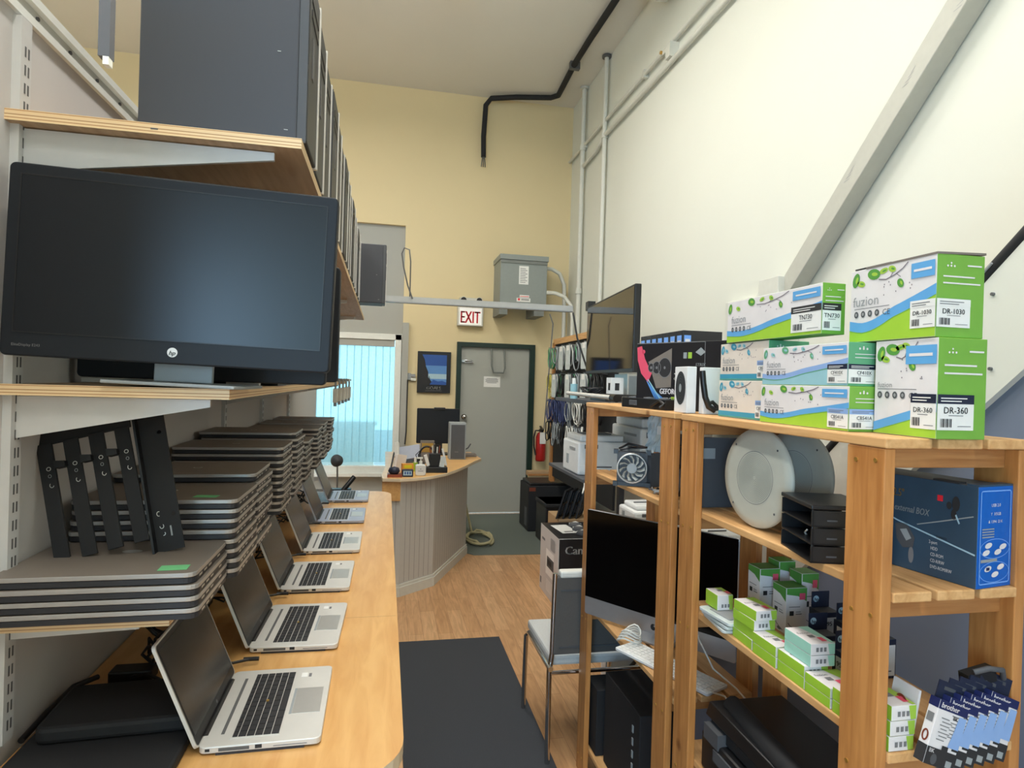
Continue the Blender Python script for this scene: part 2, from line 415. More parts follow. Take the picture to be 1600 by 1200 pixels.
b.box((0.186, 7.44, 0), (0.26, 7.50, 2.3), 'wall_grey')
struct(b, 'wall_back_recess')
struct(MB().box((-4.72, -3.6, 0), (-4.6, 7.7, 5.12), 'wall_white'), 'wall_far_left')
struct(MB().box((-0.75, 0.2, 0), (-0.648, 6.2, 2.249), 'wall_left'), 'wall_left')
b = MB()
for x0, x1, z0, z1 in ((-4.6, -3.0, 0, 5.12), (-3.0, 0.2, 0, 0.55), (-3.0, 0.2, 2.95, 5.12), (0.2, 2.4, 0, 5.12)):
    b.box((x0, -3.72, z0), (x1, -3.6, z1), 'wall_white')
struct(b, 'wall_front')
# trim on the partition top: pale channel with lips and bolts
b = MB(); b.box((-0.765, 0.2, 2.25), (-0.655, 6.2, 2.256), 'white_paint'); b.box((-0.655, 0.2, 2.247), (-0.640, 6.2, 2.262), 'frame_white')
b.box((-0.655, 0.2, 2.288), (-0.640, 6.2, 2.304), 'frame_white'); b.box((-0.700, 0.2, 2.256), (-0.652, 6.2, 2.300), 'panel_white')
for i in range(40): b.cyl((-0.653, 1.3+i*0.12, 2.276), (-0.648, 1.3+i*0.12, 2.276), 0.004, 'slot_dark', n=8)
struct(b, 'trim_1')
# stair side wall
S = 0.924
def zl(y, z0=1.972, y0=1.086): return z0-(y-y0)*S
fr = Fr((1.40, 0, 0), (0, 1, 0), (0, 0, 1))
yb = 1.086+1.972/S
fr2 = Fr((1.385, 0, 0), (0, 1, 0), (0, 0, 1))
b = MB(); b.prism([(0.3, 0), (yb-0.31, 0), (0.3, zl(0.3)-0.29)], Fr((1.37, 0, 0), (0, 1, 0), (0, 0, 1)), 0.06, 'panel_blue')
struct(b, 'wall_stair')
b = MB(); b.prism([(0.3, zl(0.3)-0.29), (yb-0.31, 0.0), (yb, 0.0), (0.3, zl(0.3))], Fr((1.35, 0, 0), (0, 1, 0), (0, 0, 1)), 0.08, 'panel_white')
for k in range(12):
    y = 0.55+k*0.2
    if zl(y)-0.1 > 0.1:
        b.cyl((1.35, y, zl(y)-0.05), (1.344, y, zl(y)-0.05), 0.004, 'slot_dark', n=8)
        b.cyl((1.35, y, zl(y)-0.22), (1.344, y, zl(y)-0.22), 0.004, 'slot_dark', n=8)
struct(b, 'trim_2')
b = MB(); b.tube([(1.36, 0.3, zl(0.3)+0.016), (1.36, 1.0, zl(1.0)+0.016), (1.36, yb-0.05, zl(yb-0.05)+0.016)], 0.016, 'black_matte', n=10)
for i in range(14):
    y = 0.5+i*0.13; b.tube([(1.343, y, zl(y)+0.02), (1.347, y+0.05, zl(y+0.05)+0.024)], 0.003, 'printer_grey', n=5)
one(b, 'stair_edge_tube', 'black foam-covered tube sloping along the stair side edge on the right', 'tube')
# black tape marks are part of the tube
# window
w = sempty('window_1', (0, 0, 0))
b = MB()
for a, c in (((-1.2, 7.50, 0.50), (0.18, 7.585, 0.58)), ((-1.2, 7.50, 2.09), (0.18, 7.585, 2.16)), ((-1.2, 7.50, 0.50), (-1.13, 7.585, 2.16)), ((0.105, 7.50, 0.50), (0.18, 7.585, 2.16))): b.box(a, c, 'frame_white')
struct(b, 'window_frame', w, bevel=0.004)
struct(MB().box((-1.22, 7.46, 0.455), (0.20, 7.60, 0.50), 'frame_white'), 'window_sill', w, bevel=0.004)
struct(MB().box((-1.13, 7.60, 0.58), (0.105, 7.605, 2.09), 'glass'), 'pane', w)
t = thing('vertical_blind', 'closed pale blue vertical blind hanging in the back window', 'blind', (0, 7.55, 0))
MB().box((-1.12, -0.03, 2.01), (0.10, 0.02, 2.088), 'wall_grey').build('head_rail', t)
b = MB()
for i in range(15):
    x = -1.08+i*0.0835; a = math.radians(16); dx, dy = 0.046*math.cos(a), 0.046*math.sin(a)
    b.add([(x-dx, -0.005-dy, 0.62), (x+dx, -0.005+dy, 0.62), (x+dx, -0.005+dy, 2.01), (x-dx, -0.005-dy, 2.01)], [(0, 1, 2, 3)], 'vane')
    b.box((x+dx-0.004, -0.008+dy, 0.62), (x+dx+0.003, -0.004+dy, 2.01), 'cable_grey')  # grey edge strip stands in for the shading in the gaps between vanes
b.build('vanes', t)
# outside the back window
one(MB().box((-5, 7.9, -0.1), (4, 20, -0.02), 'outside_ground'), 'outside_yard', 'pale grey yard outside behind the window blind', 'ground')['kind'] = 'structure'
b = MB(); b.box((-1.35, 8.3, 0), (-0.12, 8.7, 1.0), 'outside_wall'); b.box((-1.38, 8.27, 1.0), (-0.09, 8.73, 1.05), 'outside_wall')
one(b, 'utility_cabinet', 'pale low cabinet outdoors seen dimly through the blind', 'cabinet')
# door
d = sempty('door_1', (0, 0, 0))
b = MB()
b.box((0.845, 7.44, 0), (0.90, 7.56, 2.10), 'door_green'); b.box((1.755, 7.44, 0), (1.82, 7.56, 2.10), 'door_green'); b.box((0.90, 7.44, 2.045), (1.755, 7.56, 2.10), 'door_green')
struct(b, 'door_frame', d)
struct(MB().box((0.90, 7.49, 0.01), (1.755, 7.535, 2.045), 'door_grey'), 'door_slab', d)
b = MB(); b.tube([(1.27, 7.46, 2.03), (1.275, 7.43, 1.82), (1.30, 7.43, 1.74), (1.42, 7.43, 1.74), (1.435, 7.43, 1.80), (1.43, 7.46, 2.03)], 0.012, 'transformer_dk', n=8)
struct(b, 'door_guard_loop', d)
b = MB(); b.cyl((0.955, 7.49, 1.19), (0.955, 7.44, 1.19), 0.016, 'chrome'); b.lathe([(0.012, 0), (0.03, 0.012), (0.032, 0.03), (0.02, 0.045), (0.0, 0.048)], (0.955, 7.45, 1.19), 'chrome', (0, -1, 0)); b.cyl((0.955, 7.488, 1.19), (0.955, 7.48, 1.19), 0.034, 'chrome')
struct(b, 'door_knob', d)
b = MB(); b.box((0.91, 7.46, 1.855), (0.95, 7.49, 1.885), 'chrome'); b.tube([(0.95, 7.465, 1.88), (1.03, 7.45, 1.875), (1.05, 7.45, 1.85)], 0.008, 'chrome'); b.tube([(0.95, 7.465, 1.85), (1.04, 7.45, 1.855)], 0.006, 'steel')
struct(b, 'door_chain_latch', d)
fr = Fr((1.19, 7.487, 1.56), (1, 0, 0), (0, 0, 1))
b = MB().box((1.19, 7.487, 1.56), (1.395, 7.49, 1.69), 'paper')
for i, wd in enumerate((0.13, 0.16, 0.15, 0.16, 0.12)): b.rect(fr, 0.10-wd/2, 0.102-i*0.013, 0.10+wd/2, 0.108-i*0.013, 'ink_grey')
one(b, 'notice', 'small white printed notice taped to the grey back door', 'notice')
# baseboards
struct(MB().box((0.26, 7.485, 0), (0.845, 7.5, 0.09), 'white_paint'), 'baseboard_back')

# lamps (their light is at the top of the file)
for i, (x, y, z, p) in enumerate(LAMP_POS):
    t = thing('ceiling_light', ['ceiling strip light above the front of the aisle', 'ceiling strip light above the middle of the aisle', 'ceiling strip light above the reception desk', 'ceiling strip light beyond the partition, near the front', 'ceiling strip light beyond the partition, near the back', 'ceiling strip light behind the camera'][i], 'lamp', (x, y, z))
    for yy in (-0.5, 0.5): MB().cyl((0, yy, 0), (0, yy, 5.12-z), 0.004, 'white_metal', n=6).build('hanging_rod', t)
    MB().box((-0.16, -0.64, -0.06), (0.16, 0.64, 0), 'white_metal').build('housing', t)
    MB().box((-0.14, -0.6, -0.066), (0.14, 0.6, -0.0601), mat('tube_glow', (255, 250, 238), emit=2.2)).build('diffuser', t)

# ================================================================== PIPES, CABLES AND FITTINGS UP HIGH
b = MB(); b.tube([(2.195, 6.93, 5.11), (2.195, 6.93, 1.2)], 0.028, 'white_paint', n=12); b.cyl((2.195, 6.93, 5.115), (2.195, 6.93, 5.09), 0.055, 'white_paint')
for z in (4.4, 2.72): b.cyl((2.195, 6.93, z-0.03), (2.195, 6.93, z+0.03), 0.038, 'white_paint')
one(b, 'vertical_pipe', 'white vertical conduit pipe in the back right corner, nearer the back wall', 'pipe')
b = MB(); b.tube([(2.2, 6.2, 5.11), (2.2, 6.2, 1.3)], 0.024, 'white_paint', n=12); b.cyl((2.2, 6.2, 5.115), (2.2, 6.2, 5.09), 0.05, 'slot_dark')
b.cyl((2.2, 6.2, 4.24), (2.2, 6.2, 4.30), 0.034, 'white_paint')
one(b, 'vertical_pipe', 'white vertical conduit pipe further forward from the back right corner', 'pipe')
b = MB(); b.tube([(2.205, 7.49, 4.43), (2.205, 1.3, 4.43)], 0.018, 'white_paint')
for y in (6.9, 5.2, 3.9, 2.6): b.box((2.19, y-0.02, 4.40), (2.238, y+0.02, 4.47), 'white_paint')
one(b, 'horizontal_pipe', 'upper thin white pipe running along the right wall', 'pipe')
b = MB(); b.tube([(2.2, 6.2, 4.27), (2.2, 1.3, 4.27)], 0.022, 'white_paint'); b.tube([(2.205, 6.2, 4.27), (2.2, 6.45, 4.20), (2.2, 6.9, 4.18)], 0.022, 'white_paint')
one(b, 'horizontal_pipe', 'lower thicker white pipe running along the right wall', 'pipe')
b = MB(); b.box((2.16, 4.60, 4.29), (2.24, 4.68, 4.41), 'white_paint'); b.box((2.17, 4.68, 4.37), (2.22, 4.76, 4.40), 'white_paint'); b.cyl((2.17, 4.77, 4.40), (2.155, 4.77, 4.40), 0.014, 'brass')
one(b, 'pipe_fitting', 'small white box fitting with brass nub joining the two wall pipes', 'fitting')
b = MB(); b.tube([(1.09, 7.40, 4.35), (1.085, 7.41, 4.60), (1.10, 7.40, 4.98), (1.16, 7.38, 5.06), (1.45, 7.30, 5.075), (1.86, 7.2, 5.075), (1.93, 7.12, 5.075), (1.90, 6.4, 5.075), (1.91, 5.9, 5.085), (1.92, 5.3, 5.075), (1.93, 4.4, 5.08), (1.93, 3.0, 5.08)], 0.032, 'black_matte', n=10)
for dx in (-0.02, 0.0, 0.02): b.tube([(1.09+dx*0.5, 7.40, 4.36), (1.09+dx, 7.40, 4.28), (1.09+dx*1.2, 7.40, 4.23)], 0.006, 'slot_dark', n=6)
for y in (6.4, 4.9): b.box((1.86, y, 5.04), (1.97, y+0.05, 5.12), 'slot_dark')
one(b, 'ceiling_cable', 'thick black cable along the ceiling, bending and hanging down by the back wall', 'cable')
t = thing('air_vent_unit', 'white box unit with a dark round outlet high at the ceiling edge', 'vent', (2.07, 4.28, 4.80))
MB().box((-0.14, -0.1, 0.02), (0.13, 0.5, 0.3), 'white_paint').build('casing', t, bevel=0.01)
MB().lathe([(0.09, 0), (0.14, -0.05), (0.15, -0.16), (0.02, -0.165)], (0.02, -0.05, 0.17), 'slot_dark', (0, 1, 0)).build('outlet', t)
# diagonal brace beam on the right wall
a = Vector((2.185, 3.08, 2.14)); c = Vector((2.185, 0.2, 4.92)); dd = (c-a).normalized()
fr = Fr(a, dd, Vector((1, 0, 0)).cross(dd) * 1)
b = MB(); L = (c-a).length
up_ = Vector((0, dd.z, -dd.y)); up_ = up_ if up_.z > 0 else -up_
q = [a+up_*0.05+Vector((-0.045, 0, 0)), a+up_*0.05+Vector((0.05, 0, 0)), a-up_*0.05+Vector((0.05, 0, 0)), a-up_*0.05+Vector((-0.045, 0, 0))]
q2 = [p+dd*L for p in q]
b.add(q+q2, [(0, 1, 2, 3), (7, 6, 5, 4), (0, 4, 5, 1), (1, 5, 6, 2), (2, 6, 7, 3), (3, 7, 4, 0)], 'beam_paint')
fb = Fr(q[3]+Vector((-0.0005, 0, 0)), dd, up_)
for s_, t_ in ((0.7, 0.07), (1.15, 0.06), (1.45, 0.03)): 
    for k in range(4): b.line(fb, [(s_+k*0.02, t_), (s_+0.03+k*0.02, t_-0.02+k*0.006)], 0.002, 'printer_grey', off=-0.0005 if fb.n.x > 0 else 0.0005)
one(b, 'brace_beam', 'white painted diagonal timber brace rising across the right wall', 'beam', bevel=0.004)
b = MB(); b.box((2.10, 3.02, 0), (2.24, 3.20, 2.26), 'white_paint'); b.prism([(0, 0), (0.16, 0), (0, 0.14)], Fr((2.10, 3.20, 2.06), (0, 1, 0), (0, 0, 1)), 0.10, 'white_paint')
one(b, 'wall_post', 'white painted post stub at the foot of the diagonal brace', 'post', bevel=0.004)
one(MB().box((2.20, 3.42, 1.2), (2.24, 3.72, 2.20), 'white_paint'), 'wall_plate', 'flat white plate on the right wall beside the brace foot', 'plate', bevel=0.004)

# transformer cabinet with conduits
t = thing('transformer_cabinet', 'grey metal electrical cabinet mounted high above the door', 'electrical box', (1.28, 7.05, 2.42))
W_ = 0.56
MB().box((0, 0, 0.12), (W_, 0.45, 0.70), 'transformer').build('body', t, bevel=0.004)
MB().box((-0.012, -0.02, 0.64), (W_+0.012, 0.45, 0.70), 'transformer').box((0, -0.012, 0.60), (W_, 0.0, 0.635), 'transformer_dk').build('hood', t, bevel=0.003)
MB().box((0.0, 0.02, 0.0), (0.10, 0.45, 0.12), 'transformer_dk').build('mounting_foot', t); MB().box((0.42, 0.02, 0.0), (W_-0.02, 0.45, 0.12), 'transformer_dk').build('mounting_foot', t)
fr = Fr((0, -0.001, 0), (1, 0, 0), (0, 0, 1))
b = MB().rect(fr, 0.22, 0.36, 0.335, 0.575, 'paper')
for i in range(9): b.rect(fr, 0.235, 0.38+i*0.02, 0.30+0.02*(i % 2), 0.387+i*0.02, 'ink_grey', 0.0008)
b.build('rating_label', t, 'white rating label')
b = MB().rect(fr, 0.20, 0.155, 0.365, 0.20, 'paper').rect(fr, 0.235, 0.205, 0.35, 0.235, 'paper').rect(fr, 0.24, 0.215, 0.345, 0.222, 'exit_red', 0.0008).rect(fr, 0.215, 0.17, 0.24, 0.195, 'exit_red', 0.0008); b.rect(fr, 0.255, 0.172, 0.35, 0.178, 'ink', 0.0008).rect(fr, 0.255, 0.184, 0.35, 0.19, 'ink', 0.0008)
b.build('warning_label', t, 'small white and red warning label')
b = MB(); b.tube([(1.84, 7.25, 3.02), (1.95, 7.25, 3.02), (2.05, 7.25, 2.97), (2.11, 7.25, 2.84), (2.12, 7.25, 2.6), (2.12, 7.25, 1.5)], 0.024, 'white_paint', n=10)
one(b, 'curved_conduit', 'upper white conduit curving from the grey electrical cabinet', 'pipe')
b = MB(); b.tube([(1.84, 7.05, 2.70), (1.94, 7.05, 2.70), (2.05, 7.02, 2.66), (2.12, 6.98, 2.56), (2.14, 6.96, 2.4), (2.14, 6.96, 1.5)], 0.024, 'white_paint', n=10)
one(b, 'curved_conduit', 'lower white conduit curving from the grey electrical cabinet', 'pipe')
# exit sign
t = thing('exit_sign', 'white emergency sign reading EXIT in red with two lamp heads, over the door', 'sign', (0.835, 7.40, 2.275))
MB().box((0, 0, 0.02), (0.31, 0.10, 0.25), 'white_paint').build('panel', t, bevel=0.006)
fr = Fr((0, 0, 0.02), (1, 0, 0), (0, 0, 1)); b = MB().rect(fr, 0.02, 0.015, 0.29, 0.215, mat('exit_face', (236, 232, 226), emit=0.25))
b.text(fr, 0.155, 0.035, 0.205, 'EXIT', 'exit_red', 0.001, 'c', sx=0.58, bold=0.018); b.build('lettering', t, 'red letters EXIT')
MB().box((0.02, 0.0, 0.25), (0.29, 0.10, 0.36), 'white_paint').build('battery_housing', t, bevel=0.008)
for x in (0.06, 0.25): MB().cyl((x, 0.02, 0.33), (x, -0.05, 0.325), 0.035, 'white_paint', 0.04).cyl((x, -0.05, 0.325), (x, -0.053, 0.325), 0.034, 'ink').build('lamp_head', t)
# steel bar across
b = MB(); b.box((-0.30, 4.22, 2.143), (1.30, 4.26, 2.187), 'bar_grey'); b.box((-0.3, 4.212, 2.143), (1.30, 4.22, 2.150), 'steel')
one(b, 'steel_bar', 'long grey steel bar crossing the aisle overhead to the screen', 'bar')
b = MB(); b.tube([(0.165, 4.2, 2.17), (0.13, 4.2, 2.26), (0.10, 4.2, 2.38), (0.085, 4.2, 2.47), (0.10, 4.2, 2.51), (0.135, 4.2, 2.50), (0.145, 4.2, 2.42), (0.15, 4.3, 2.17)], 0.005, 'slot_dark', n=6)
one(b, 'hanging_cable', 'thin cable loop rising above the steel bar', 'cable')
# dark panel hanging beyond partition
one(MB().box((-1.268, 3.0, 3.00), (-1.222, 3.05, 5.119), 'slate').box((-1.248, 3.0, 2.965), (-1.224, 3.04, 3.0), 'white_paint'), 'hanging_sign', 'narrow dark board hanging from the ceiling beyond the partition at top left', 'board')

# poster
t = thing('framed_poster', 'framed mountain climbing poster on the yellow wall left of the door', 'poster', (0.375, 7.46, 1.47))
b = MB(); w_, h_ = 0.40, 0.50
b.box((0, 0, 0), (w_, 0.03, h_), 'black'); b.build('frame', t, bevel=0.004)
fr = Fr((0, 0, 0), (1, 0, 0), (0, 0, 1)); b = MB()
b.rect(fr, 0.055, 0.10, w_-0.05, 0.46, 'sky_print', 0.0006).rect(fr, 0.055, 0.33, w_-0.05, 0.46, 'sky_print2', 0.0008).rect(fr, 0.055, 0.17, w_-0.05, 0.23, 'sky_print3', 0.0008)
b.poly(fr, [(0.055, 0.10), (0.20, 0.10), (0.13, 0.19), (0.13, 0.25), (0.10, 0.32), (0.085, 0.40), (0.055, 0.46)], 'ink', 0.001).poly(fr, [(0.15, 0.10), (w_-0.05, 0.10), (w_-0.05, 0.13), (0.3, 0.15), (0.25, 0.14), (0.19, 0.16)], 'sky_print2', 0.0012)
b.tube([(0.13, -0.001, 0.14), (0.15, -0.001, 0.17), (0.14, -0.001, 0.2)], 0.004, 'ink', n=5)
b.text(fr, w_/2, 0.04, 0.055, 'GOALS', 'paper', 0.001, 'c', bold=0.01).rect(fr, 0.10, 0.025, 0.30, 0.029, 'ink_grey', 0.001); b.build('print', t)
b = MB(); b.box((0.262, 7.46, 1.62), (0.30, 7.5, 1.70), 'cable_grey'); b.box((0.30, 7.46, 1.61), (0.36, 7.5, 1.645), 'white_paint').box((0.30, 7.45, 1.655), (0.35, 7.5, 1.69), 'printer_grey')
one(b, 'wall_switch_box', 'small grey junction box on the wall left of the poster', 'junction box')
b = MB(); b.tube([(0.262, 7.43, 1.62), (0.262, 7.43, 1.0), (0.25, 7.42, 0.85)], 0.008, 'ink', n=6)
one(b, 'wall_cable', 'dark cable running down the column beside the window', 'cable')
# fire extinguisher
t = thing('fire_extinguisher', 'red fire extinguisher with a white tag hung on the back wall', 'fire extinguisher', (1.915, 7.40, 0.66))
MB().lathe([(0.0, 0), (0.055, 0.0), (0.062, 0.02), (0.062, 0.30), (0.045, 0.345), (0.02, 0.36), (0.0, 0.36)], (0, 0, 0), 'ext_red').build('cylinder', t)
MB().box((-0.015, -0.06, 0.36), (0.015, 0.04, 0.40), 'black').box((-0.012, -0.1, 0.40), (0.012, 0.05, 0.415), 'black', R('X', 14)).build('handle', t)
MB().tube([(-0.02, -0.03, 0.38), (-0.08, -0.04, 0.38), (-0.10, -0.04, 0.30), (-0.095, -0.04, 0.18), (-0.075, -0.05, 0.08)], 0.01, 'black').build('hose', t)
MB().box((-0.03, -0.068, 0.22), (0.045, -0.063, 0.36), 'paper').build('tag', t, 'white inspection tag')
b = MB(); b.tube([(1.99, 7.42, 1.00), (2.02, 7.40, 1.10), (2.06, 7.40, 1.04), (2.10, 7.38, 1.12), (2.14, 7.38, 1.05)], 0.006, 'black', n=6)
one(b, 'loose_wires', 'thin dark wires on the wall beside the extinguisher', 'wires')

# ================================================================== FLOOR MATS AND COUNTER
one(MB().box((0.12, 0.6, 0.0), (0.757, 3.835, 0.009), 'mat_black'), 'floor_mat', 'long black runner mat on the wooden floor beside the counter', 'mat', bevel=0.003)
one(MB().prism([(0.80, 5.75), (0.86, 5.68), (2.1, 5.62), (2.1, 7.4), (0.70, 7.42), (0.70, 5.75)], Fr((0, 0, 0.0), (1, 0, 0), (0, 1, 0)), 0.007, 'mat_green'), 'floor_mat', 'grey green mat on the floor in front of the grey door', 'mat')
t = thing('counter', 'long maple counter with rounded ends carrying the row of laptops', 'counter', (0, 0, 0))
pts = [(-0.64, 1.09)]
for cx, cy, r, a0 in ((-0.065, 1.21, 0.12, -90), (-0.055, 3.78, 0.11, 0)):
    for i in range(9):
        a = math.radians(a0+90*i/8); pts.append((cx+r*math.cos(a), cy+r*math.sin(a)))
pts.append((-0.64, 3.89))
MB().prism(pts, Fr((0, 0, 0.902), (1, 0, 0), (0, 1, 0)), 0.028, 'maple', 'maple_edge').build('countertop', t)
MB().box((-0.62, 1.84, 0.9302), (0.05, 1.8412, 0.9304), 'kraft').build('seam', t)
for y in (1.35, 2.5, 3.6): MB().box((-0.63, y, 0), (-0.16, y+0.03, 0.902), 'white_paint').build('support_panel', t)

# open laptops
def open_laptop(label, kind='silver', tilt=23, refl=False, w=0.30, d=0.215):
    sv = 'silver_lt' if kind == 'silver' else 'silver_blue'
    t = thing('open_laptop', label, 'laptop', (0, 0, 0), 0, 'open laptops along the counter')
    # local: hinge along y at x=0, keyboard toward +x
    MB().prism(rounded(0, 0, d, w, 0.012, 4), Fr((0, 0, 0.004), (1, 0, 0), (0, 1, 0)), 0.012, sv).build('base', t, bevel=0.0015)
    b = MB(); b.box((0.03, 0.0, 0.0), (d-0.03, w, 0.005), 'lap_base')
    frn = Fr((0, 0, 0), (1, 0, 0), (0, 0, 1))
    b.rect(frn, 0.012, 0.008, 0.02, 0.013, 'ink').rect(frn, 0.035, 0.007, 0.088, 0.013, 'slot_dark').rect(frn, 0.098, 0.007, 0.110, 0.014, 'ink').rect(frn, 0.13, 0.008, 0.19, 0.0095, 'ink_grey')
    b.build('underside', t.children[0], 'dark underside and side ports')
    T = 0.0163
    b = MB(); b.box((0.048, 0.022, T-0.0005), (0.138, w-0.022, T+0.0004), 'silver_lt')
    for r_ in range(6):
        x0 = 0.124-r_*0.0148
        n = [9, 12, 13, 14, 14, 15][r_]; kw = (w-0.05)/n
        for k in range(n):
            if r_ == 0 and 3 <= k <= 5: continue
            b.box((x0-0.0015 if r_ < 5 else x0+0.003, 0.025+k*kw+0.001, T), (x0+0.0118, 0.025+(k+1)*kw-0.001, T+0.0016), 'key')
        if r_ == 0: b.box((x0-0.0015, 0.025+3*kw+0.001, T), (x0+0.0118, 0.025+6*kw-0.001, T+0.0016), 'key')
    b.cyl((0.095, w/2, T), (0.095, w/2, T+0.004), 0.003, 'brass', n=8)
    b.build('keyboard', t)
    b = MB(); b.box((0.150, 0.095, T-0.0003), (0.204, 0.198, T+0.0003), 'silver').box((0.144, 0.095, T-0.0003), (0.149, 0.198, T+0.0006), 'cable_grey').build('touchpad', t)
    MB().box((0.03, 0.04, T-0.0003), (0.036, w-0.04, T+0.0002), 'slot_dark').build('speaker_slot', t)
    MB().box((0.15, w-0.05, T), (0.163, w-0.03, T+0.0003), 'paper').box((0.166, w-0.05, T), (0.172, w-0.034, T+0.0003), 'ink_grey').build('stickers', t)
    # screen
    s = math.radians(tilt); up = Vector((-math.sin(s), 0, math.cos(s))); h = 0.207
    fr = Fr((0.0, 0, 0.014), (0, 1, 0), up)     # n points to +x
    MB().prism(rounded(0, 0, w, h, 0.009, 4), Fr(Vector((0, 0, 0.014))-fr.n*0.006, (0, 1, 0), up), 0.006, sv).build('lid', t)
    b = MB(); b.poly(fr, rounded(0.003, 0.003, w-0.003, h-0.003, 0.008, 4), 'black', 0.0004).rect(fr, 0.009, 0.022, w-0.009, h-0.012, 'screen_lap', 0.0008)
    b.ell(fr, w/2, 0.012, 0.004, 0.004, 'ink_grey', 0.0008); b.build('screen', t)
    MB().cyl((0.002, 0.04, 0.012), (0.002, w-0.04, 0.012), 0.007, 'black', n=10).build('hinge', t)
    return t
LB = ['nearest open silver laptop on the counter, beside the black sleeve', 'second open silver laptop from the camera, on the counter', 'third open silver laptop from the camera, on the counter', 'fourth open silver laptop from the camera, its screen showing reflections',
      'fifth open laptop from the camera, bluish silver, on the counter', 'farthest open laptop on the counter, nearest the reception desk']
for i, (x, y, r_, k) in enumerate([(-0.315, 1.205, 0.5, 'silver'), (-0.315, 1.63, -1.5, 'silver'), (-0.31, 2.065, -0.5, 'silver'), (-0.295, 2.51, 0, 'silver'), (-0.295, 3.02, 0, 'b'), (-0.29, 3.53, 0, 'b')]):
    o = open_laptop(LB[i], k, 22 if i else 22, w=0.30); o.location = (x, y, 0.93); o.rotation_euler = (0, 0, math.radians(r_))
# power adapters and cords behind the laptops
for i, (y, lab) in enumerate([(1.56, 'black charger cord tangle behind the nearest open laptop'), (2.02, 'black charger cord tangle behind the second open laptop'), (2.46, 'black charger cord tangle behind the third open laptop'), (2.98, 'black charger cord tangle behind the fourth open laptop'), (3.45, 'black charger cord tangle behind the fifth open laptop')]):
    rnd = random.Random(i+3); t = thing('laptop_charger', lab, 'charger', (-0.475, y-0.02, 0.93), 0, 'laptop chargers along the counter')
    MB().box((-0.11, -0.03, 0), (-0.02, 0.015, 0.028), 'black').build('adapter_brick', t, bevel=0.004)
    for c_ in range(2):
        pts = []
        for k in range(26):
            a = k*0.55+c_; rr = 0.045+0.02*rnd.random(); pts.append((rr*math.cos(a)+0.02*rnd.random(), rr*0.9*math.sin(a)+0.01*k*0.1+0.05*c_, 0.012+0.05*rnd.random()+c_*0.02))
        b = MB().tube(pts, 0.0035, 'black', n=6)
        if c_ == 0: b.tube([pts[-1], (0.09, 0.0, 0.02), (0.14, 0.02, 0.012), (0.175, 0.035, 0.012)], 0.0035, 'black', n=6).cyl((0.16, 0.036, 0.012), (0.195, 0.036, 0.012), 0.005, 'black')
        b.build('cord', t)
# coil by the near end
b = MB()
for k in range(3): b.tube([(0.045*math.cos(a*0.5+k)*(1+0.1*k), 0.02*k+0.01*math.sin(a), 0.06+0.045*math.sin(a*0.5+k)) for a in range(14)], 0.005, 'black', n=6)
one(b, 'cable_coil', 'small black cable coil standing behind the nearest laptop screen', 'cable', (-0.535, 1.72, 0.93))
# black sleeves / closed laptop at the near left of the counter
t = thing('laptop_sleeve', 'black laptop sleeve lying flat on the near left of the counter', 'sleeve', (-0.63, 1.11, 0.93), 0)
MB().prism(rounded(0.01, 0, 0.29, 0.36, 0.03), Fr((0, 0, 0), (1, 0, 0), (0, 1, 0)), 0.022, 'black_matte').build('body', t, bevel=0.005)
MB().box((0.02, 0.02, 0.022), (0.27, 0.024, 0.0235), 'slate').build('zip', t)
b = MB().tube([(-0.60, 1.50, 0.955), (-0.62, 1.44, 0.965), (-0.635, 1.36, 0.95), (-0.635, 1.28, 0.945)], 0.006, 'black'); b.tube([(-0.56, 1.52, 0.94), (-0.5, 1.50, 0.955), (-0.42, 1.42, 0.96)], 0.004, 'black')
one(b, 'power_cord', 'black cord lying over the black sleeve by the wall', 'cable')
one(MB().prism(rounded(0, 0, 0.26, 0.17, 0.02), Fr((0, 0, 0), (1, 0, 0), (0, 1, 0)), 0.03, 'black_matte'), 'folded_pouch', 'small folded black pouch on top of the black sleeve', 'pouch', (-0.60, 1.24, 0.9535), 0.05, bevel=0.008)

# ================================================================== WALL SHELVES ON THE LEFT
for i, y in enumerate((1.238, 2.70, 3.48, 4.40)):
    t = thing('shelf_upright', ['nearest white slotted shelf upright on the left partition', 'second white slotted shelf upright on the left partition', 'third white slotted shelf upright on the left partition', 'farthest white slotted shelf upright on the left partition'][i], 'shelf upright', (-0.648, y, 0), 0, 'slotted uprights on the partition')
    MB().box((0, -0.018, 0.97), (0.014, 0.014, 2.24), 'white_metal').build('channel', t)
    b = MB()
    for k in range(38): b.box((0.0141, 0.003, 0.99+k*0.032), (0.0146, 0.007, 1.008+k*0.032), 'slot_dark'); b.box((0.0141, -0.007, 0.99+k*0.032), (0.0146, -0.003, 1.008+k*0.032), 'slot_dark')
    b.build('slots', t)
    for nm, z, L, hb in (('top', 2.050, 0.43, 0.075), ('mid', 1.580, 0.33, 0.075), ('low', 1.172, 0.22, 0.022)):
        MB().prism([(0.014, -hb), (0.014, 0), (L, 0), (L, -0.014)], Fr((0, 0.004, z), (1, 0, 0), (0, 0, 1)), 0.008, 'white_metal').build('bracket', t)
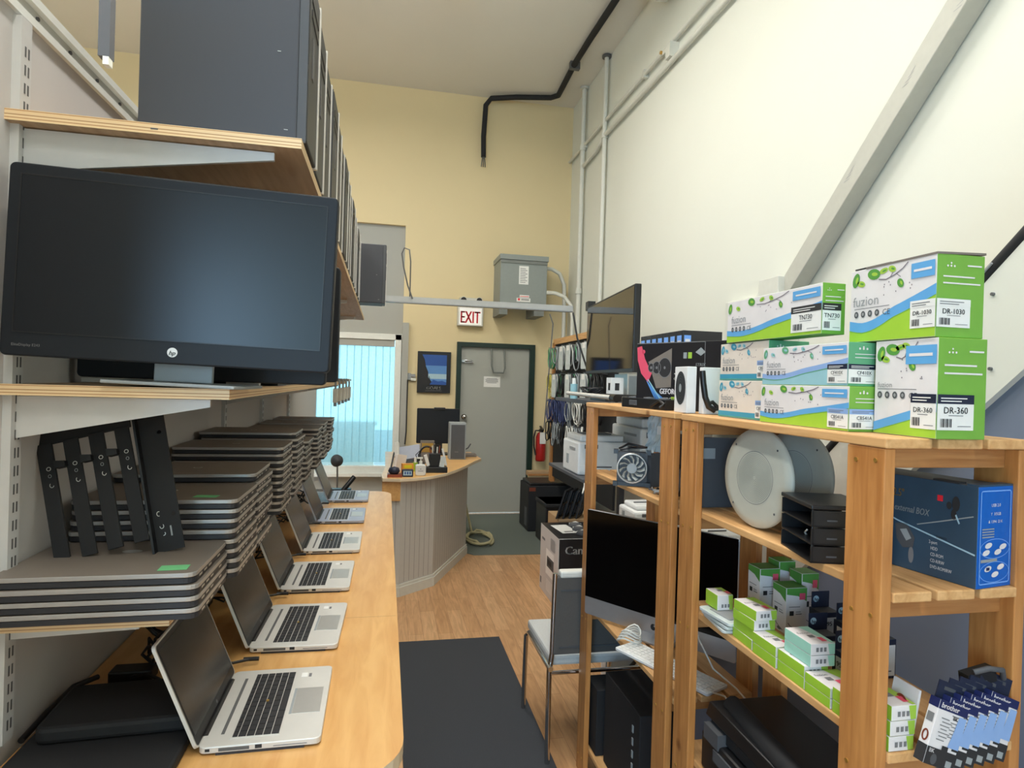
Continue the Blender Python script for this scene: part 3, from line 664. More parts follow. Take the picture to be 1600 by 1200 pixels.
for nm, z, X1, lab in (('shelf', 2.052, -0.165, 'topmost plywood wall shelf carrying the row of computer towers'), ('shelf', 1.582, -0.278, 'middle plywood wall shelf carrying the monitors'), ('shelf', 1.173, -0.368, 'lowest plywood wall shelf carrying the stacks of closed laptops')):
    t = thing(nm, lab, 'shelf', (-0.648, 1.203, z), 0, 'plywood wall shelves')
    w_ = X1+0.648; h_ = 0.0192
    MB().box((0, 0, 0), (w_, 3.445, h_), {'*': 'ply_edge', '+z': 'ply_face', '-z': 'ply_face'}).build('board', t)
    if z > 2: MB().box((w_*0.47, -0.0006, 0.008), (w_*0.47+0.012, 0.001, 0.0105), 'slot_dark').build('knot', t)
# price tag tapes on the low shelf edge
for i, y in enumerate((1.62, 2.32)):
    one(MB().box((-0.3678, y, 1.165), (-0.3668, y+0.05, 1.195), 'green_note'), 'tape_tag', ['green tape tag on the low shelf edge, the nearer one', 'green tape tag on the low shelf edge, the farther one'][i], 'tag', group='green shelf tags')

# towers
def tower():
    t = thing('computer_tower', 'x', 'computer', (0, 0, 0), 0, 'computer towers in a row on the top shelf')
    H = 0.345; D = 0.165
    MB().box((-0.285, 0, 0), (-0.012, D, H), 'tower_grey').build('case', t, bevel=0.003)
    b = MB().box((-0.012, 0.004, 0.003), (0.006, D-0.004, H-0.003), 'tower_front'); bz_ = b.build('front_bezel', t, bevel=0.003)
    b = MB().box((-0.012, D-0.012, 0.0), (0.009, D-0.003, H), 'silver_lt').box((-0.012, 0.002, 0.0), (0.004, 0.006, H), 'slate'); b.build('trim_strip', bz_)
    b = MB().box((0.006, 0.03, H-0.06), (0.0075, D-0.03, H-0.045), 'black').box((0.006, 0.03, H-0.09), (0.0075, D-0.03, H-0.075), 'black').box((0.006, 0.05, H-0.2), (0.0075, 0.07, H-0.12), 'slot_dark'); b.build('drive_bays', bz_)
    b = MB().box((-0.035, -0.0004, 0.02), (-0.028, 0.0, 0.0212), 'silver').box((-0.05, -0.0008, 0.165), (-0.044, 0, 0.1665), 'silver').build('scratch', t)
    return t
ORD = ['first', 'second', 'third', 'fourth', 'fifth', 'sixth', 'seventh', 'eighth', 'ninth', 'tenth', 'eleventh', 'twelfth', 'thirteenth', 'fourteenth', 'fifteenth']
t0 = tower()
for k in range(14):
    o = t0 if k == 0 else copy_tree(t0, (0, 0, 0))
    o.location = (-0.165-0.003*(k % 3), 1.222+k*0.176, 2.0712)
    o['label'] = 'dark grey computer tower on the top shelf, %s in the row from the camera' % ORD[k] if k else 'nearest dark grey computer tower, its broad side facing the camera'
o = copy_tree(t0, (-0.02, 3.705, 2.0712), label='last dark computer tower, sticking out past the end of the row')

# monitors
def monitor(label, w, h, mat_scr='screen_mon', stand=True, logo=True, stand_mat='cable_grey'):
    t = thing('monitor', label, 'monitor', (0, 0, 0), 0, 'monitors on the middle shelf')
    # local: panel face in plane y=0 facing -y, x centre 0, z from 0 (bottom of the panel)
    MB().prism(rounded(-w/2, 0, w/2, h, 0.010), Fr((0, 0.035, 0), (1, 0, 0), (0, 0, 1)), 0.035, 'bezel').build('housing', t, bevel=0.003)
    fr = Fr((0, 0, 0), (1, 0, 0), (0, 0, 1)); bz = 0.020; bb = 0.042
    MB().rect(fr, -w/2+bz, bb, w/2-bz, h-bz, mat_scr, 0.0006).build('screen', t.children[0])
    b = MB()
    for x0, z0, x1, z1 in ((-w/2+bz-0.002, bb-0.002, w/2-bz+0.002, bb), (-w/2+bz-0.002, h-bz, w/2-bz+0.002, h-bz+0.002), (-w/2+bz-0.002, bb, -w/2+bz, h-bz), (w/2-bz, bb, w/2-bz+0.002, h-bz)): b.box((x0, -0.0012, z0), (x1, 0.0, z1), 'black')
    b.build('screen_surround', t)
    if logo:
        b = MB().ell(fr, 0, 0.021, 0.0085, 0.0085, 'silver_lt', 0.0008, n=24); b.text(fr, 0.0, 0.0165, 0.011, 'hp', 'bezel', 0.0014, 'c', bold=0.02, shear=0.3); b.build('logo', t, 'round silver logo')
        b = MB(); b.text(fr, -w/2+0.018, 0.017, 0.0062, 'EliteDisplay E243', 'ink_grey', 0.0008).build('model_text', t)
    b = MB().box((-w/2+0.05, 0.035, 0.05), (w/2-0.05, 0.05, h-0.05), 'black').build('back_cover', t)
    if stand:
        MB().box((-0.045, 0.05, -0.032), (0.055, 0.062, h*0.5), stand_mat).build('stand_neck', t, bevel=0.002)
        MB().prism([(-0.115, -0.005), (-0.075, 0.0), (0.105, -0.012), (0.115, 0.02), (0.12, 0.17), (-0.11, 0.17)], Fr((0, 0.01, -0.039), (1, 0, 0), (0, 1, 0)), 0.006, stand_mat).build('stand_foot', t, bevel=0.002)
    return t
o = monitor('large black monitor with a round silver logo, frontmost on the middle shelf', 0.534, 0.326)
o.location = (-0.3695, 1.183, 1.643); o.rotation_euler = (0, math.radians(1.6), 0)
o = monitor('second black monitor, mostly hidden behind the frontmost one', 0.50, 0.31, stand=False, logo=False); o.location = (-0.382, 1.44, 1.612); o.rotation_euler = (0, math.radians(0.6), 0)
MB().box((-0.24, 0.0, -0.0105), (-0.05, 0.12, -0.002), 'silver_lt').box((0.03, 0.05, -0.0105), (0.1, 0.07, 0.1), 'silver_lt').build('stand_foot', o)
o = monitor('third black monitor, behind the other two on the middle shelf', 0.50, 0.30, stand=False, logo=False); o.location = (-0.372, 1.66, 1.615)
MB().box((-0.1, 0.02, -0.0135), (0.1, 0.16, -0.002), 'black').build('stand_foot', o)
# keyboards behind, dark
one(MB().box((0, 0, 0), (0.12, 0.30, 0.012), 'black').box((0.01, 0.02, 0.012), (0.11, 0.28, 0.018), 'key'), 'spare_keyboard', 'black keyboard lying on the middle shelf edge beside the monitors', 'keyboard', (-0.405, 1.86, 1.6014))
# small adapters at the shelf end
k = 0
rnd = random.Random(5)
for i in range(9):
    t = thing('display_adapter', 'small pale cable adapter at the far end of the middle shelf', 'adapter', (-0.37+0.035*(i % 3)+0.004*i, 4.0+0.14*(i//3), 1.6014+0.0), 0.3*i, 'pale adapters at the middle shelf end')
    b = MB().box((-0.02, -0.03, 0), (0.02, 0.03, 0.018), 'cable_white').box((-0.012, -0.05, 0.004), (0.012, -0.03, 0.014), 'steel'); b.box((-0.0205, -0.01, 0.004), (0.0205, 0.0, 0.014), 'slot_dark')
    b.build('plug', t)
for i in range(5):
    t = thing('display_adapter', 'small pale adapter hanging over the edge at the middle shelf end', 'adapter', (-0.262+0.006*i, 3.45+0.21*i, 1.52), 0, 'pale adapters hanging from the middle shelf edge')
    MB().box((-0.012, -0.02, -0.03), (0.012, 0.02, 0.045), 'cable_white').box((-0.008, -0.012, -0.05), (0.008, 0.012, -0.03), 'steel').build('plug', t)
    MB().tube([(0, 0, 0.045), (0.0, 0, 0.08), (-0.01, 0, 0.095), (-0.04, 0, 0.092)], 0.006, 'cable_grey', n=6).build('cord', t)
for i in range(3):
    one(MB().box((-0.07, -0.1, 0), (0.07, 0.1, 0.012), ['silver_lt', 'label_dark', 'silver_blue'][i]).box((-0.05, -0.08, 0.012), (0.05, 0.08, 0.014), 'ink_grey'), 'flat_device', ['pale thin device on the far end of the middle shelf', 'dark thin device on the far end of the middle shelf', 'bluish thin device on the far end of the middle shelf'][i], 'device', (-0.43, 4.5-0.3*i, 1.6014+0.0))

# closed laptops in stacks
def closed_laptop():
    t = thing('closed_laptop', 'x', 'laptop')
    b = MB().prism(rounded(0, 0, 0.32, 0.225, 0.018, 4), Fr((0, 0, 0.0015), (1, 0, 0), (0, 1, 0)), 0.0095, 'lap_base', 'lap_base'); l_b = b
    b = MB().prism(rounded(0, 0, 0.322, 0.227, 0.018, 4), Fr((-0.001, -0.001, 0.0118), (1, 0, 0), (0, 1, 0)), 0.0088, 'lid', 'lid_edge'); b.build('lid', t, bevel=0.0015)
    b = l_b
    for y in (0.03, 0.06, 0.09, 0.15): b.box((0.3195, y, 0.005), (0.3203, y+0.018, 0.009), 'silver')
    b.build('base', t, bevel=0.002)
    return t
STK = [(1.172, 4, -0.657), (1.402, 8, -0.645), (1.62, 9, -0.65), (2.02, 10, -0.646), (2.30, 11, -0.648), (2.63, 8, -0.65), (3.0, 9, -0.648), (3.35, 9, -0.65), (3.68, 9, -0.645)]
SN = ['nearest', 'second', 'third', 'fourth', 'fifth', 'sixth', 'seventh', 'eighth', 'farthest']
l0 = closed_laptop(); used = False; rnd = random.Random(11)
for si, (y, n, x) in enumerate(STK):
    for k in range(n):
        o = copy_tree(l0, (0, 0, 0)) if used else l0
        used = True
        dy = 0.006*(rnd.random()-0.5); dx = 0.012*(rnd.random()-0.5)
        o.location = (x+0.022+dx, y+dy, 1.1925+k*0.0212); o.rotation_euler = (0, 0, math.radians((rnd.random()-0.5)*1.2)); o['group'] = 'closed laptops in the %s stack' % SN[si]
        pos = 'topmost' if k == n-1 else ('bottommost' if k == 0 else '%s from the bottom' % ORD[k])
        o['label'] = 'closed silver-edged laptop on the low shelf, %s in the %s stack' % (pos, SN[si])
        if k == n-1:
            fr = Fr((0, 0, 0.0206), (1, 0, 0), (0, 1, 0)); b = MB()
            if si: b.ell(fr, 0.16, 0.112, 0.011, 0.011, 'silver', 0.0003, n=18); b.ell(fr, 0.16, 0.112, 0.008, 0.008, 'lid', 0.0005, n=18)
            else: b.ell(fr, 0.165, 0.15, 0.018, 0.011, 'silver', 0.0003, n=18)
            b.build('logo', o)
one(MB().box((-0.022, -0.015, 0), (0.026, 0.015, 0.0005), 'green_note'), 'sticky_note', 'green sticky note on the nearest laptop stack', 'note', (-0.365, 1.205, 1.1925+4*0.0212-0.0003), 0.05)
one(MB().box((-0.022, -0.012, 0), (0.026, 0.012, 0.0005), 'green_note'), 'sticky_note', 'faded green sticky note on the second laptop stack', 'note', (-0.375, 1.44, 1.1925+8*0.0212-0.0003), -0.1)

# black TV mount pieces leaning on the nearest stack
t = thing('wall_mount_bracket', 'black steel wall mount plate with four prongs, leaning under the middle shelf', 'bracket', (-0.535, 1.30, 1.2785))
Rm = (R('X', -12) @ R('Y', -15))
fb = Fr((0, 0, 0), Rm @ Vector((1, 0, 0)), Rm @ Vector((0, 0, 1)))
def strip(b, x0, z0, x1, z1, d=0.004, m='black_matte'): b.prism([(x0, z0), (x1, z0), (x1, z1), (x0, z1)], fb, d, m); return b
b = MB()
strip(b, -0.06, 0.225, 0.105, 0.285)
for k in range(4): strip(b, -0.06+k*0.045, 0.0, -0.060+k*0.045+0.026, 0.228, 0.006 if k % 2 else 0.008)
b.build('plate', t, bevel=0.001)
for k in range(4):
    b = MB(); x = -0.05+k*0.045
    b.ell(fb, x+0.003, 0.262, 0.006, 0.006, 'slate', 0.0095, n=14); b.ell(fb, x+0.004, 0.262, 0.0035, 0.0035, 'black_gloss', 0.0099, n=12)
    b.ring(fb, x+0.006, 0.178, 0.004, 0.004, 0.0012, 'silver', 0.009).ring(fb, x+0.006, 0.164, 0.003, 0.0035, 0.001, 'steel', 0.009).ring(fb, x+0.007, 0.146, 0.004, 0.005, 0.0013, 'silver', 0.009, t0=2.2, t1=6.0)
    b.build('screw_hole', t)
for k in range(3):
    b = MB(); b.prism([(-0.030+k*0.045, 0.175), (-0.012+k*0.045, 0.175), (-0.012+k*0.045, 0.186), (-0.030+k*0.045, 0.19)], fb, 0.02, 'black'); b.build('clip', t)
t = thing('mount_arm', 'black steel mounting arm leaning beside the four-pronged plate', 'bracket', (-0.402, 1.32, 1.2785))
Rm = (R('X', -10) @ R('Y', -13)); fb = Fr((0, 0, 0), Rm @ Vector((1, 0, 0)), Rm @ Vector((0, 0, 1)))
b = MB(); strip(b, -0.028, 0.0, 0.024, 0.30, 0.004, 'black_matte'); b.prism([(-0.028, 0), (-0.024, 0), (-0.024, 0.3), (-0.028, 0.3)], fb, 0.022, 'black'); b.build('channel', t)
b = MB(); b.ell(fb, 0.012, 0.235, 0.004, 0.004, 'black_gloss', 0.0045).ell(fb, 0.014, 0.07, 0.004, 0.004, 'black_gloss', 0.0045).ring(fb, -0.012, 0.075, 0.004, 0.005, 0.0012, 'silver_lt', 0.0047, t0=1, t1=5).ring(fb, -0.010, 0.05, 0.004, 0.005, 0.0012, 'silver', 0.0047, t0=3, t1=7).ring(fb, -0.009, 0.035, 0.004, 0.004, 0.0012, 'silver', 0.0047, t0=4.5, t1=7).rect(fb, 0.004, 0.028, 0.007, 0.048, 'cable_grey', 0.0047)
b.build('slots', t)

# ================================================================== RECEPTION DESK AND WHAT IS ON IT
t = thing('reception_desk', 'grey beadboard reception desk with a curved maple top', 'desk')
foot = [(0.141, 4.66), (0.409, 4.88), (0.786, 5.75), (0.786, 6.25), (0.03, 6.25), (0.03, 4.66)]
b = MB().prism(foot, Fr((0, 0, 0.0), (1, 0, 0), (0, 1, 0)), 0.865, 'bead_grey'); b.build('cabinet', t)
b = MB()
def seg_grooves(p, q, n):
    p = Vector((*p, 0)); q = Vector((*q, 0)); d = (q-p); L = d.length; fr = Fr(p, d, (0, 0, 1))
    for k in range(1, n): b.rect(fr, L*k/n-0.0025, 0.10, L*k/n+0.0025, 0.84, 'groove', 0.0008)
seg_grooves(foot[0], foot[1], 7); seg_grooves(foot[1], foot[2], 16); seg_grooves((0.03, 4.66), foot[0], 3)
b.build('beadboard_grooves', t)
b = MB()
for p, q in ((foot[5], foot[0]), (foot[0], foot[1]), (foot[1], foot[2])):
    p = Vector((*p, 0)); q = Vector((*q, 0)); fr = Fr(p, q-p, (0, 0, 1)); L = (q-p).length
    b.prism([(-0.004, 0), (L+0.006, 0), (L+0.006, 0.07), (-0.004, 0.07)], fr, 0.016, 'white_paint'); b.prism([(-0.004, 0.07), (L+0.006, 0.07), (L+0.006, 0.09), (-0.004, 0.09)], fr, 0.009, 'white_paint')
b.build('skirting', t)
top = [(0.0, 4.62), (0.13, 4.60), (0.26, 4.65), (0.38, 4.74), (0.50, 4.88), (0.60, 5.07), (0.70, 5.29), (0.84, 5.64), (0.92, 5.80), (0.89, 6.32), (0.02, 6.32), (0.02, 5.2), (-0.01, 4.80)]
MB().prism(top, Fr((0, 0, 0.866), (1, 0, 0), (0, 1, 0)), 0.026, 'maple_top', 'maple_edge').build('desk_top', t, bevel=0.004)
MB().box((0.0, 4.64, 0.72), (0.135, 4.66, 0.865), 'maple').build('end_panel', t)
DZ = 0.892
def desk(px, py, z=DZ):    # a point of the desk top given where the thing stands
    return (px, py, z)
t = thing('desk_monitor', 'black monitor seen from behind on the reception desk', 'monitor', (0.53, 6.08, DZ+0.0))
Rz = R('Z', -6)
MB().prism(rounded(-0.215, 0.11, 0.205, 0.455, 0.01), Fr((0, 0, 0), (1, 0, 0), (0, 0, 1)), -0.03, 'bezel').box((-0.05, -0.01, 0.44), (0.06, 0.03, 0.465), 'black').build('housing', t, bevel=0.004)
MB().box((-0.03, 0.005, 0.0), (0.04, 0.03, 0.3), 'black').box((-0.1, -0.06, 0), (0.1, 0.12, 0.012), 'black').build('stand', t)
t = thing('desktop_speaker', 'dark grey box speaker with a silver rim standing on the reception desk', 'speaker', (0.60, 5.70, DZ))
MB().box((0, 0, 0), (0.155, 0.14, 0.345), 'cable_grey').build('cabinet', t, bevel=0.006)
MB().box((0.014, -0.004, 0.01), (0.143, 0.0, 0.325), 'slate').box((0.05, -0.005, 0.07), (0.085, -0.0041, 0.075), 'ink_grey').build('grille', t)
b = MB().tube([(0.135, 0.05, 0.08), (0.17, 0.05, 0.10), (0.195, 0.05, 0.14)], 0.006, 'slate'); one(b, 'phone_charger_cord', 'short dark cord curling up right of the desk speaker', 'cable', (0.62, 5.75, DZ))
one(MB().prism(rounded(0, 0, 0.21, 0.14, 0.01), Fr((0, 0, 0), (1, 0, 0), (0, 1, 0)), 0.025, 'card_grey'), 'flat_box', 'flat brown grey case at the right end of the reception desk', 'case', (0.68, 5.90, DZ), 0, bevel=0.003)
# hand sanitizer
t = thing('sanitizer_bottle', 'clear hand sanitizer pump bottle at the front of the reception desk', 'bottle', (0.285, 4.76, DZ))
MB().prism(rounded(-0.04, 0, 0.04, 0.085, 0.018), Fr((0, 0.025, 0), (1, 0, 0), (0, 0, 1)), 0.05, 'sanitizer').build('bottle', t, bevel=0.006)
MB().cyl((0, 0, 0.085), (0, 0, 0.11), 0.013, 'bottle_top').cyl((0, 0, 0.11), (0, 0, 0.13), 0.005, 'bottle_top').box((-0.03, -0.008, 0.128), (0.015, 0.008, 0.14), 'bottle_top').build('pump', t)
MB().text(Fr((0, -0.0255, 0), (1, 0, 0), (0, 0, 1)), 0, 0.045, 0.02, '+', 'cable_blue', 0.001, 'c', bold=0.03).rect(Fr((0, -0.0255, 0), (1, 0, 0), (0, 0, 1)), -0.02, 0.035, 0.02, 0.038, 'cable_blue').build('mark', t)
t = thing('digital_clock', 'small black digital clock with a pale lit display on the reception desk', 'clock', (0.185, 4.68, DZ))
MB().box((-0.042, 0, 0), (0.042, 0.04, 0.055), 'label_dark').build('case', t, bevel=0.005)
fr = Fr((-0.042, 0, 0), (1, 0, 0), (0, 0, 1)); MB().rect(fr, 0.01, 0.012, 0.074, 0.046, 'sky_print3', 0.001).rect(fr, 0.02, 0.02, 0.03, 0.04, 'sky_print2', 0.0014).rect(fr, 0.038, 0.02, 0.048, 0.04, 'sky_print2', 0.0014).rect(fr, 0.056, 0.02, 0.066, 0.04, 'sky_print2', 0.0014).build('display', t, 'pale blue display')
# pen holder with bags
t = thing('desk_organizer', 'black desk organizer crammed with pens and white slips', 'organizer', (0.415, 4.93, DZ))
MB().box((-0.09, -0.05, 0), (0.09, 0.06, 0.045), 'black').box((-0.055, -0.02, 0.045), (0.035, 0.05, 0.15), 'black').build('tray', t, bevel=0.004)
MB().box((-0.085, -0.02, 0.05), (-0.06, 0.0, 0.14), 'paper', R('Y', -18)).build('slip', t); MB().box((0.03, -0.035, 0.045), (0.07, -0.03, 0.13), 'bag', R('Y', 9)).build('slip', t); MB().box((0.06, 0.0, 0.05), (0.075, 0.01, 0.19), 'paper', R('Y', -14)).build('slip', t)
b = MB()
for i in range(5): b.cyl((-0.04+i*0.016, 0.01, 0.13), (-0.05+i*0.02, 0.015, 0.20+0.01*(i % 3)), 0.005, ['copper', 'silver_lt', 'ink', 'cable_white', 'copper'][i], n=8)
b.build('pens', t)
t = thing('headset', 'black headset resting among cords on the reception desk', 'headset', (0.36, 5.20, DZ))
MB().tube([(0.06*math.cos(a), 0, 0.10+0.075*math.sin(a)) for a in [x*PI/12 for x in range(13)]], 0.008, 'black').build('headband', t)
for s_ in (-1, 1): MB().cyl((s_*0.05, 0, 0.085), (s_*0.072, 0, 0.085), 0.03, 'black_matte').build('ear_cup', t)
MB().tube([(0.05, 0, 0.06), (0.1, -0.02, 0.03), (0.04, -0.05, 0.012), (-0.06, -0.03, 0.02), (-0.09, 0.03, 0.1), (-0.03, 0.04, 0.16)], 0.004, 'black', n=6).build('cord', t)
t = thing('desk_phone', 'grey desk telephone propped up at the left of the reception desk', 'telephone', (0.22, 5.45, DZ))
MB().box((-0.11, -0.09, 0.0), (0.10, 0.09, 0.03), 'slate').box((-0.105, -0.08, 0.075), (0.10, 0.1, 0.10), 'silver_blue', R('X', 32) @ R('Y', -12)).build('body', t, bevel=0.004)
MB().box((-0.13, -0.08, 0.10), (-0.08, 0.12, 0.13), 'silver_lt', R('X', 30) @ R('Y', -30)).build('handset', t, bevel=0.01)
MB().box((-0.04, 0.0, 0.112), (0.07, 0.07, 0.116), 'slate', R('X', 32) @ R('Y', -12)).build('keypad', t)
MB().tube([(0.1, 0.0, 0.12), (0.13, 0, 0.16), (0.10, 0, 0.19)], 0.006, 'slate').build('antenna', t)
t = thing('printer_tray', 'pale folded sheets standing at the left of the reception desk', 'papers', (0.09, 5.0, DZ))
MB().box((-0.02, 0, 0), (-0.01, 0.1, 0.14), 'slate', R('Y', 10)).build('divider', t)
MB().box((0.02, -0.01, 0), (0.09, 0.0, 0.13), 'fz_cream', R('Y', 8)).box((0.0, 0.01, 0), (0.07, 0.02, 0.13), 'outside_wall', R('Y', 8)).build('sheets', t)
one(MB().box((-0.045, -0.02, 0), (0.045, 0.02, 0.075), 'orange').box((-0.03, -0.021, 0.04), (0.03, -0.0201, 0.065), 'yellow_print'), 'snack_packet', 'orange packet on the reception desk behind the clock', 'packet', (0.19, 4.88, DZ), 0.2)
one(MB().lathe([(0.0, 0), (0.03, 0.0), (0.045, 0.02), (0.035, 0.045), (0.0, 0.055)], (0, 0, 0.022), 'label_dark').box((-0.05, -0.04, 0), (0.06, 0.05, 0.022), 'copper'), 'tape_dispenser', 'dark rounded tape dispenser on a small brown box, reception desk front left', 'tape dispenser', (0.085, 4.70, DZ), 0)
one(MB().box((-0.09, -0.05, 0), (0.09, 0.05, 0.04), 'slate').box((-0.08, -0.05, 0.04), (0.09, 0.03, 0.05), 'ink'), 'card_terminal', 'dark card terminal in the middle of the reception desk', 'terminal', (0.25, 5.12, DZ), -0.1, bevel=0.004)
one(MB().box((-0.06, -0.02, 0), (0.06, 0.02, 0.2), 'card_grey').box((-0.05, -0.021, 0.1), (0.05, -0.0201, 0.18), 'brass'), 'desk_box', 'tan upright box behind the headset on the reception desk', 'box', (0.38, 5.45, DZ), 0)
t = thing('green_bottle', 'small bottle with a yellow green cap on the reception desk', 'bottle', (0.255, 4.98, DZ))
MB().cyl((0, 0, 0), (0, 0, 0.07), 0.02, 'leaf_lt').build('body', t); MB().cyl((0, 0, 0.07), (0, 0, 0.11), 0.01, 'paper').build('cap', t)
# things between counter and desk
t = thing('desk_webcam', 'black oval speaker or camera head on a thin stem beyond the counter', 'camera', (-0.47, 6.3, 0))
MB().lathe([(0.0, -0.03), (0.04, -0.03), (0.062, 0.0), (0.055, 0.035), (0.0, 0.05)], (0.02, 0, 0.80), 'slate', (0.5, -0.85, 0.1)).build('head', t)
MB().tube([(0.03, 0, 0.76), (0.035, 0, 0.5), (0.02, 0, 0.03)], 0.009, 'steel').lathe([(0.0, 0.03), (0.1, 0.015), (0.11, 0)], (0.02, 0, 0.0), 'black').build('stem', t)
t = thing('office_chair', 'blue grey office chair with black arms and chrome, partly hidden behind the reception desk', 'chair', (-0.33, 5.30, 0))
# seat and arms
MB().prism(rounded(-0.22, -0.2, 0.2, 0.2, 0.06), Fr((0, 0, 0.50), (1, 0, 0), (0, 1, 0)), 0.07, mat('seat_blue', (120, 130, 170), 0.8)).build('seat', t, bevel=0.02)
MB().tube([(-0.2, 0.0, 0.50), (-0.23, 0, 0.62), (-0.2, -0.05, 0.69), (-0.05, -0.08, 0.70)], 0.014, 'chrome').build('arm_frame', t)
MB().tube([(0.0, -0.1, 0.68), (0.05, -0.06, 0.74), (0.1, -0.02, 0.80)], 0.02, 'black').box((-0.1, -0.1, 0.69), (0.08, -0.03, 0.71), 'black').build('arm_pad', t)
MB().cyl((0, 0, 0.1), (0, 0, 0.5), 0.025, 'chrome').build('post', t)
for k in range(5):
    a = 2*PI*k/5; MB().box((0, -0.02, 0.06), (0.26, 0.02, 0.09), 'black', R('Z', 72*k), (0, 0, 0)).cyl((0.25*math.cos(a), 0.25*math.sin(a), 0), (0.25*math.cos(a), 0.25*math.sin(a), 0.06), 0.025, 'black').build('leg', t)
# hose on the floor
b = MB(); pts = []
for k in range(44):
    a = k*0.30; pts.append((0.985+0.13*math.cos(a), 6.10+0.25*math.sin(a)+0.003*k, 0.022+0.004*(k % 9)))
pts += [(0.93, 6.35, 0.05), (0.87, 6.4, 0.30), (0.85, 6.45, 0.42)]
b.tube(pts, 0.013, 'hose', n=8)
one(b, 'coiled_hose', 'beige hose coiled on the green mat beside the reception desk', 'hose')

# ================================================================== PINE SHELF UNITS ON THE RIGHT
def rack(label, y0, y1, levels, xr=1.13, top=1.553):
    t = thing('wooden_shelf_unit', label, 'shelf unit', (0, 0, 0), 0, 'pine shelf units')
    x0 = 0.845; pw = 0.088
    for (xa, xb, face) in ((x0, x0+0.022, -1), (xr, xr+0.022, 1)):
        for ya in (y0+0.004, y1-pw-0.004):
            b = MB().box((xa, ya, 0), (xb, ya+pw, top-0.0185), 'pine_v')
            b = b.build('post', t, bevel=0.002)
            if face < 0:
                for z in [top-0.045]+[l-0.05 for l in levels]:
                    for dy, dz in ((0.02, 0.004), (0.065, 0.0)):
                        MB().cyl((xa, ya+dy, z+dz), (xa-0.0015, ya+dy, z+dz), 0.0042, 'brass', n=8).build('screw', b)
    n = 3
    for li, z in enumerate([top]+levels):
        xa = x0-0.002 if li == 0 else x0+0.0225; xb = xr+0.022 if li == 0 else xr-0.0005
        w = (xb-xa-0.012*(n-1))/n
        for k in range(n):
            MB().box((xa+k*(w+0.012), y0, z-0.018), (xa+k*(w+0.012)+w, y1, z), 'pine').build('plank', t, bevel=0.0025)
        for ya in (y0+0.03, y1-0.06):
            MB().box((x0+0.0225, ya, z-0.055), (xr-0.0005, ya+0.03, z-0.0185), 'pine_x').build('stretcher', t, bevel=0.002)
    return t
rack('nearer pine shelf unit on the right, with printer cartridge boxes on top', 0.90, 1.645, [1.286, 1.008, 0.60, 0.12])
rack('farther pine shelf unit on the right, holding the large all-in-one computer', 1.688, 2.505, [1.266, 0.70, 0.12])

TOPZ = 1.5535
